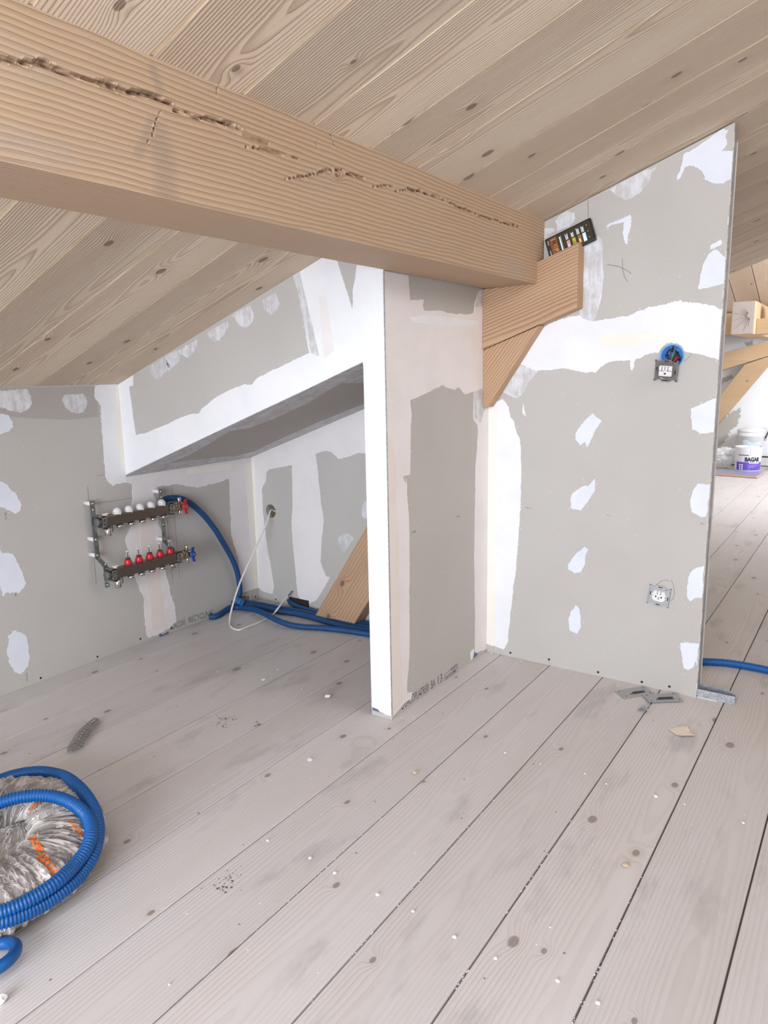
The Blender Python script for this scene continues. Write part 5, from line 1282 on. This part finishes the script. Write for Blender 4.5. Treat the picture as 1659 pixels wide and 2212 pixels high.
def wrap_text(s, a, b, hpx, flip=False, bold=0.03):
    """orange lettering printed on the wrap; a, b = where its baseline starts and ends"""
    c = bpy.data.curves.new('t', 'FONT'); c.body = s; c.resolution_u = 3; c.offset = bold
    tmp = bpy.data.objects.new('t', c); COL.objects.link(tmp); me = bpy.data.meshes.new_from_object(tmp)
    bpy.data.objects.remove(tmp); bpy.data.curves.remove(c)
    bm = bmesh.new(); bm.from_mesh(me); bmesh.ops.triangulate(bm, faces=bm.faces[:])
    bmesh.ops.subdivide_edges(bm, edges=bm.edges[:], cuts=2, use_grid_fill=False); bmesh.ops.triangulate(bm, faces=bm.faces[:])
    x0 = min(v.co.x for v in bm.verts); x1 = max(v.co.x for v in bm.verts)
    dx, dy = b[0] - a[0], b[1] - a[1]; L = math.hypot(dx, dy); ux, uy = dy / L * hpx, -dx / L * hpx
    bad = []
    for v in bm.verts:
        f = (v.co.x - x0) / (x1 - x0); g = v.co.y
        u, w = a[0] + dx * f + ux * g, a[1] + dy * f + uy * g
        hit = bvh.ray_cast(CAM, ray(u, w).normalized())
        if hit[0] is None: bad.append(v); continue
        v.co = hit[0] - ray(u, w).normalized() * 0.0022 - CC
    bmesh.ops.delete(bm, geom=bad, context='VERTS')
    bm.to_mesh(me); bm.free(); me.materials.clear()
    o = link('printed_text', me, M_['orange'], wrap, (0, 0, 0)); return o
wrap_text('onflex', (131, 1893), (72, 1800), 33)
wrap_text('onflex', (-6, 1878), (30, 1802), 14); wrap_text('nflex', (192, 1812), (150, 1770), 13); wrap_text('lex', (82, 1730), (60, 1752), 12); wrap_text('onf', (186, 1740), (168, 1722), 10)
# two loose ribbed hoops over the coil
def lay(u, v, z, gap=0.0185):
    """a hose point at height z, lifted onto the wrap where the wrap is in the way"""
    P = Fl(z, u, v); d = ray(u, v).normalized(); h = bvh.ray_cast(CAM, d)
    if h[0] is not None and (h[0] - CAM).length < (P - CAM).length + gap: P = h[0] - d * gap
    P.z = max(P.z, 0.016); return P
left = lambda k, z: Vector((0.828, -1.095, 0)) + Vector((0.34 * math.cos(k), 0.34 * math.sin(k), z))
h1 = [left(3.9, .03), left(3.5, .022), left(3.1, .02), Fl(.025, -40, 1702), Fl(.035, 0, 1684), Fl(.05, 40, 1672)] + [lay(u, v, z) for u, v, z in ((85, 1667, .065), (125, 1673, .075), (160, 1692, .075), (188, 1722, .07), (206, 1757, .06), (212, 1795, .05), (203, 1842, .04), (178, 1885, .032), (140, 1922, .026), (95, 1953, .022), (45, 1977, .02), (0, 1992, .018), (-60, 2004, .017))] + [left(-1.75, .017), left(-2.15, .03)]
h2 = [left(3.75, .10), left(3.35, .12)] + [lay(u, v, z) for u, v, z in ((-30, 1744, .14), (0, 1734, .145), (40, 1723, .15), (85, 1718, .148), (125, 1723, .14), (160, 1738, .13), (186, 1762, .115), (196, 1786, .10), (196, 1808, .09), (185, 1837, .078), (160, 1870, .066), (125, 1903, .056), (85, 1931, .050), (40, 1955, .046), (0, 1971, .044), (-60, 1986, .042))] + [left(-1.75, .045), left(-2.15, .06)]
for nm_, h_ in (('outer loop of blue ribbed hose lying round the wrapped coil', h1), ('inner loop of blue ribbed hose crossing over the wrapped coil', h2)):
    conduit('ribbed_hose', nm_, h_, 0.0143, 'hose', corr=0.16, pitch=0.0066, cat='hose', seg=14)
h3 = [Fl(.016, -90, 2050), Fl(.016, -40, 2042), Fl(.018, 0, 2038), Fl(.02, 24, 2037), Fl(.024, 34, 2044), Fl(.03, 30, 2062), Fl(.036, 10, 2082), Fl(.036, -20, 2100), Fl(.03, -70, 2125)]
conduit('bent_hose', 'smooth bright blue hose bend at the left edge in front of the coil', h3, 0.0112, 'hose', cat='hose')
crumb(2, 2167, .010, flat=0.9, label='white plastic bit on the floor at the left edge', group=None, name='plastic_bit')

# ------------------------------------------------------------------ the far end: timbers, skirting, painting gear
ft = lambda y, u, v: at(1, y, u, v)
mb = MB((XB0, 5.4, 1.33)); zt = 1.605
mb.prism([(1.2277, 5.4, 1.325), (1.41, 5.4, 1.325), (1.41, 5.4, zt), (1.2277, 5.4, zt)], (0, 1.2, 0), bev=0.006)
M_['endgrain'] = wood('grey_end_grain', srgb(196, 180, 172), srgb(150, 132, 124), srgb(206, 192, 186), u=1, v=0, freq=70, grain=0.5, knotn=0.0)
pe = tag(mb.build('purlin_end', M_['far_beam']), 'square end of the far purlin with grey radial cracks', 'beam')
e = MB((XB0, 5.4, 1.33)).prism([(1.2325, 5.399, 1.330), (1.4055, 5.399, 1.330), (1.4055, 5.399, zt - 0.005), (1.2325, 5.399, zt - 0.005)], (0, 0.002, 0)); e.build('end_grain', M_['endgrain'], pe)['label'] = 'grey weathered end grain'
cxx = Vector((1.375, 5.3985, 1.485))
for k in range(11):
    a = math.pi * (0.72 + k * 0.075) ; L = (0.15 if k % 2 else 0.10) if k > 1 else 0.1
    p1 = cxx + Vector((math.cos(a) * 0.025, 0, math.sin(a) * 0.025)); p2 = cxx + Vector((math.cos(a) * L, 0, math.sin(a) * L * 0.95)); s = Vector((-math.sin(a), 0, math.cos(a))) * 0.0022
    MB((XB0, 5.4, 1.33)).prism([p1 + s, p2, p1 - s], (0, -0.0012, 0)).build('end_crack', M_['under'], pe)
mb = MB((1.45, 5.45, 1.33)); mb.box((1.411, 5.52, 1.325), (1.70, 5.70, 1.46), 0.004); mb.box((1.50, 5.70, 1.325), (1.72, 5.9, 1.60), 0.004)
tag(mb.build('cross_timber', M_['far_beam']), 'stepped cross timber joining the far purlin from the side', 'timber')
yo = 6.62
mb = MB((0.5, yo, 1.36)).box((0.0, yo, ft(yo, 1565, 724).z), (2.2, yo + 0.16, ft(yo, 1568, 677).z), 0.004)
tag(mb.build('wall_plate', M_['far_beam']), 'horizontal timber along the top of the far wall', 'beam')
yt = 6.64
p = [ft(yt, 1500, 782), ft(yt, 1659, 735), ft(yt, 1760, 706), ft(yt, 1760, 741), ft(yt, 1659, 769), ft(yt, 1500, 818)]
tag(MB(p[0]).prism(p, (0, 0.12, 0), bev=0.003).build('raking_timber', M_['far_beam']), 'gently sloping timber crossing the far wall', 'timber')
p = [ft(yt, 1500, 926), ft(yt, 1553, 857), ft(yt, 1606, 792), ft(yt, 1659, 771), ft(yt, 1659, 789), ft(yt, 1551, 916), ft(yt, 1500, 976)]
p = [ft(yt, 1490, 938), ft(yt, 1609, 787), ft(yt, 1662, 770), ft(yt, 1662, 786), ft(yt, 1551, 916), ft(yt, 1490, 988)]
tag(MB(p[0]).prism([w + Vector((0, 0.006, 0)) for w in p], (0, 0.11, 0), bev=0.003).build('diagonal_brace', M_['far_beam']), 'steep diagonal timber brace below the sloping one at the far wall', 'timber')
patch('W', [(1500, 960), (1552, 905), (1600, 880), (1592, 920), (1560, 960), (1520, 995), (1500, 1000)], mat='gyp', t=0.002, rag=0.02, name='bare_board_patch')
patch('W', [(1608, 740), (1626, 734), (1628, 745), (1612, 748)], mat='gyp', t=0.002, rag=0.01, name='bare_board_patch')
patch('W', [(1556, 820), (1580, 808), (1585, 815), (1556, 834)], mat='gyp', t=0.002, rag=0.01, name='bare_board_patch')
zb_ = 0.095
bb = MB((1.0, YF, 0)).box((0.02, YF - 0.012, 0.008), (4.0, YF, zb_)); bs = tag(bb.build('baseboard_far', M_['white']), 'white baseboard along the far wall', 'baseboard', None, 'structure')
MB((1.0, YF, 0)).box((0.02, YF - 0.014, zb_), (4.0, YF, zb_ + 0.014)).build('painted_shadow_gap', M_['darkmetal'], bs)  # dark strip painting in the shadow line above the baseboard
MB((1.0, YF, 0)).box((0.02, YF - 0.010, 0.0), (4.0, YF, 0.008)).build('floor_gap', M_['dark'], bs)

M_['film_print'] = plain('mauve_film_face', srgb(150, 150, 172), 0.3, noise=0.12, scale=8)
M_['ply'] = plain('plywood_edge', srgb(206, 170, 150), 0.6)
zb1 = 0.026
bp_ = [Fl(zb1, 1480, 1014), Fl(zb1, 1560, 1013), Fl(zb1, 1648, 1017), Fl(zb1, 1651, 1018), Fl(zb1, 1640, 1026.5), Fl(zb1, 1634, 1028), Fl(zb1, 1545, 1021.5), Fl(zb1, 1480, 1017)]
bd = thing('formwork_board', 'rounded grey faced plywood board lying before the far wall', 'board', (1.2, 6.1, 0))
MB(bd.location).prism([w - Vector((0, 0, 0.003)) for w in bp_], (0, 0, -0.019), bev=0.002).build('board_core', M_['ply'], bd)
MB(bd.location).prism(bp_, (0, 0, -0.003)).build('grey_face', M_['film_print'], bd)
bc = Vector((ft(6.30, 1615, 1000).x, 6.30, zb1)); RB = 0.125
bk_ = thing('paint_bucket', 'white paint bucket with a purple label on the grey board', 'bucket', bc)
Hb = 0.235
MB(bc).lathe([(RB * 0.93, 0), (RB, Hb * 0.97), (RB, Hb), (RB - 0.004, Hb), (RB * 0.9, 0.01)], bc, bc + Vector((0, 0, 1)), 32, closed=False).add([], []).build('bucket_body', M_['white'], bk_)
MB(bc).lathe([(RB * 0.90, 0.20), (RB * 0.85, 0.215), (0.001, 0.22)], bc, bc + Vector((0, 0, 1)), 24, closed=False).build('bucket_content', plain('blue_grey_liner', srgb(150, 176, 204), 0.35, noise=0.2, scale=30), bk_)
to_cam = math.atan2(CAM.y - bc.y, CAM.x - bc.x)
def band(a0, a1, z0, z1, mat, name, off=0.0008, parent=None):
    m = MB(bc); k = 14; vs = []
    for i in range(k + 1):
        a = to_cam + a0 + (a1 - a0) * i / k
        for z in (z0, z1):
            r = RB * (0.93 + 0.07 * z / (Hb * 0.97)) + off; vs.append(bc + Vector((math.cos(a) * r, math.sin(a) * r, z)))
    m.add(vs, [(2 * i, 2 * i + 2, 2 * i + 3, 2 * i + 1) for i in range(k)]); return m.build(name, mat, parent or bk_)
M_['purple'] = plain('purple_label', srgb(112, 84, 196), 0.4)
band(-0.98, 1.35, 0.006, 0.088, M_['purple'], 'purple_label')
M_['mauve_rim'] = plain('grey_red_stripe', srgb(150, 96, 104), 0.5)
band(-0.75, 0.05, 0.152, 0.162, M_['mauve_rim'], 'red_stripe', 0.0009)
def bucket_text(s, a0, a1, z, h, mat, bold=0.03):
    c = bpy.data.curves.new('t', 'FONT'); c.body = s; c.resolution_u = 2; c.offset = bold
    tmp = bpy.data.objects.new('t', c); COL.objects.link(tmp); me = bpy.data.meshes.new_from_object(tmp)
    bpy.data.objects.remove(tmp); bpy.data.curves.remove(c)
    X = [v.co.x for v in me.vertices]; Y = [v.co.y for v in me.vertices]
    for v in me.vertices:
        f = (v.co.x - min(X)) / (max(X) - min(X)) if False else (v.co.x - X0) / (X1 - X0) if False else v.co.x
    x0, x1, yy0, yy1 = min(X), max(X), min(Y), max(Y)
    for v, px_, py_ in zip(me.vertices, X, Y):
        a = to_cam + a0 + (a1 - a0) * (px_ - x0) / (x1 - x0); zz_ = z + (py_ - yy0) / (yy1 - yy0) * h
        r = RB * (0.93 + 0.07 * zz_ / (Hb * 0.97)) + 0.0020; v.co = Vector((math.cos(a) * r, math.sin(a) * r, zz_))
    me.materials.clear(); return link('printed_text', me, M_[mat], bk_, (0, 0, 0))
M_['navy'] = plain('navy_lettering', srgb(40, 48, 66), 0.5)
bucket_text('BAGAR', -0.22, 0.95, 0.094, 0.045, 'navy', 0.05)
band(0.10, 0.95, 0.072, 0.091, M_['white'], 'label_strip', 0.0016)
bucket_text('AIRLISS', 0.14, 0.90, 0.0755, 0.012, 'navy', 0.01)
for i in range(2):
    for j in range(3):
        a = to_cam - 0.62 + i * 0.19; z = 0.016 + j * 0.021; r = RB * (0.93 + 0.07 * z / Hb) + 0.001
        q = bc + Vector((math.cos(a) * r, math.sin(a) * r, z)); MB(bc).cyl(q, q + Vector((math.cos(a), math.sin(a), 0)) * 0.0012, 0.0088, 12).build('label_dot', M_['white'], bk_)
M_['lilac'] = plain('lilac_print', srgb(172, 160, 236), 0.4)
for z, a1 in ((0.050, 0.75), (0.037, 0.5), (0.016, 0.22)): band(0.02, a1, z, z + 0.006, M_['lilac'], 'print_line', 0.0016)
# clear film hanging over the rim
t = NT('clear_film'); o_ = t.obj(); nn = t.noise(o_, 26, 4, 0.7)
t.bump(nn, 0.008, 0.6); M_['film'] = t.set(srgb(248, 250, 252), 0.5, 0, Alpha=t.ramp(nn, 0.35, 0.7, 'LINEAR', 0.30, 0.75))
def crumple(name, label, cat, c, sx, sy, sz, seed, n=40, group=None):
    bm = bmesh.new(); bmesh.ops.create_icosphere(bm, subdivisions=4, radius=1)
    for v in bm.verts:
        d = 1 + 0.30 * mn.noise(v.co * 2.2 + Vector((seed, 0, 0))) + 0.22 * abs(mn.noise(v.co * 6 + Vector((0, seed, 0))))
        v.co = Vector((v.co.x * sx * d, v.co.y * sy * d, v.co.z * sz * d))
    z0 = min(v.co.z for v in bm.verts)
    for v in bm.verts: v.co.z -= z0
    me = bpy.data.meshes.new(name); bm.to_mesh(me); bm.free()
    return tag(link(name, me, M_['film'], None, c), label, cat, group)
crumple('plastic_film', 'crumpled clear plastic film lying left of the purple labelled bucket', 'plastic film', (ft(6.42, 1566, 1000).x, 6.42, zb1), 0.115, 0.10, 0.085, 2.0)
crumple('plastic_film', 'crumpled clear plastic film at the right of the purple labelled bucket', 'plastic film', (ft(6.45, 1700, 1000).x, 6.47, 0.0), 0.13, 0.09, 0.11, 9.0)
fm = MB(bc); k = 9; vs = []
for i in range(k + 1):
    a = to_cam + 0.15 + 0.75 * i / k
    for r, z in ((RB * 0.75, Hb + 0.012), (RB + 0.004, Hb + 0.006), (RB + 0.006 + 0.004 * (i % 2), Hb - 0.03), (RB + 0.004, Hb - 0.055 - 0.03 * math.sin(math.pi * i / k) - 0.006 * (i % 3))):
        vs.append(bc + Vector((math.cos(a) * r, math.sin(a) * r, z)))
fm.add(vs, [(4 * i + j, 4 * i + 4 + j, 4 * i + 5 + j, 4 * i + 1 + j) for i in range(k) for j in range(3)], True); fm.build('film_flap', M_['film'], bk_)
b2 = Vector((ft(6.66, 1620, 960).x, 6.665, 0.0)); R2, H2 = 0.128, 0.395
bk2 = thing('white_tub', 'tall white plastic tub standing behind the purple labelled bucket', 'bucket', b2)
MB(b2).lathe([(R2 * 0.88, 0), (R2 * 0.98, H2 - 0.06), (R2, H2 - 0.058), (R2, H2 - 0.045), (R2 * 0.98, H2 - 0.043), (R2, H2), (R2 - 0.006, H2), (R2 * 0.85, 0.02)], b2, b2 + Vector((0, 0, 1)), 30, closed=False).build('tub_body', M_['white'], bk2)
MB(b2).lathe([(R2 + 0.003, H2 - 0.012), (R2 + 0.003, H2 + 0.004), (R2 * 0.9, H2 + 0.010), (R2 * 0.5, H2 + 0.03), (0.001, H2 + 0.034)], b2, b2 + Vector((0, 0, 1)), 30, closed=False).build('tub_lid', M_['white'], bk2)
tc2 = math.atan2(CAM.y - b2.y, CAM.x - b2.x); m = MB(b2); vs = []
for i in range(11):
    a = tc2 - 0.55 + 1.5 * i / 10
    for z in (0.19, 0.30 - 0.03 * (i / 10) + 0.012 * math.sin(i)): vs.append(b2 + Vector((math.cos(a) * (R2 + 0.001), math.sin(a) * (R2 + 0.001), z)))
m.add(vs, [(2 * i, 2 * i + 2, 2 * i + 3, 2 * i + 1) for i in range(10)]); m.build('tub_label', plain('pale_blue_label', srgb(196, 214, 228), 0.5, noise=0.15, scale=60), bk2)
tr0 = Fl(0.0, 1650, 1004); ft0 = thing('filling_knife', 'white handled filling knife leaning behind the buckets', 'tool', (ft(6.5, 1662, 960).x, 6.76, 0.0))
kb = ft0.location
MB(kb).box((kb.x - 0.004, 6.752, 0.0), (kb.x + 0.004, 6.767, 0.2), 0.002).build('knife_shaft', M_['white'], ft0)
kp1, kp2 = ft(6.76, 1651, 952), ft(6.76, 1669, 914)
MB(kb).tube([kp1, kp1.lerp(kp2, 0.5), kp2], 0.014, 10).build('knife_handle', M_['white'], ft0)
MB(kb).tube([kp1.lerp(kp2, 0.15) + Vector((0, -0.012, 0)), kp1.lerp(kp2, 0.7) + Vector((0, -0.012, 0))], 0.006, 8).build('handle_grip', M_['darkmetal'], ft0)
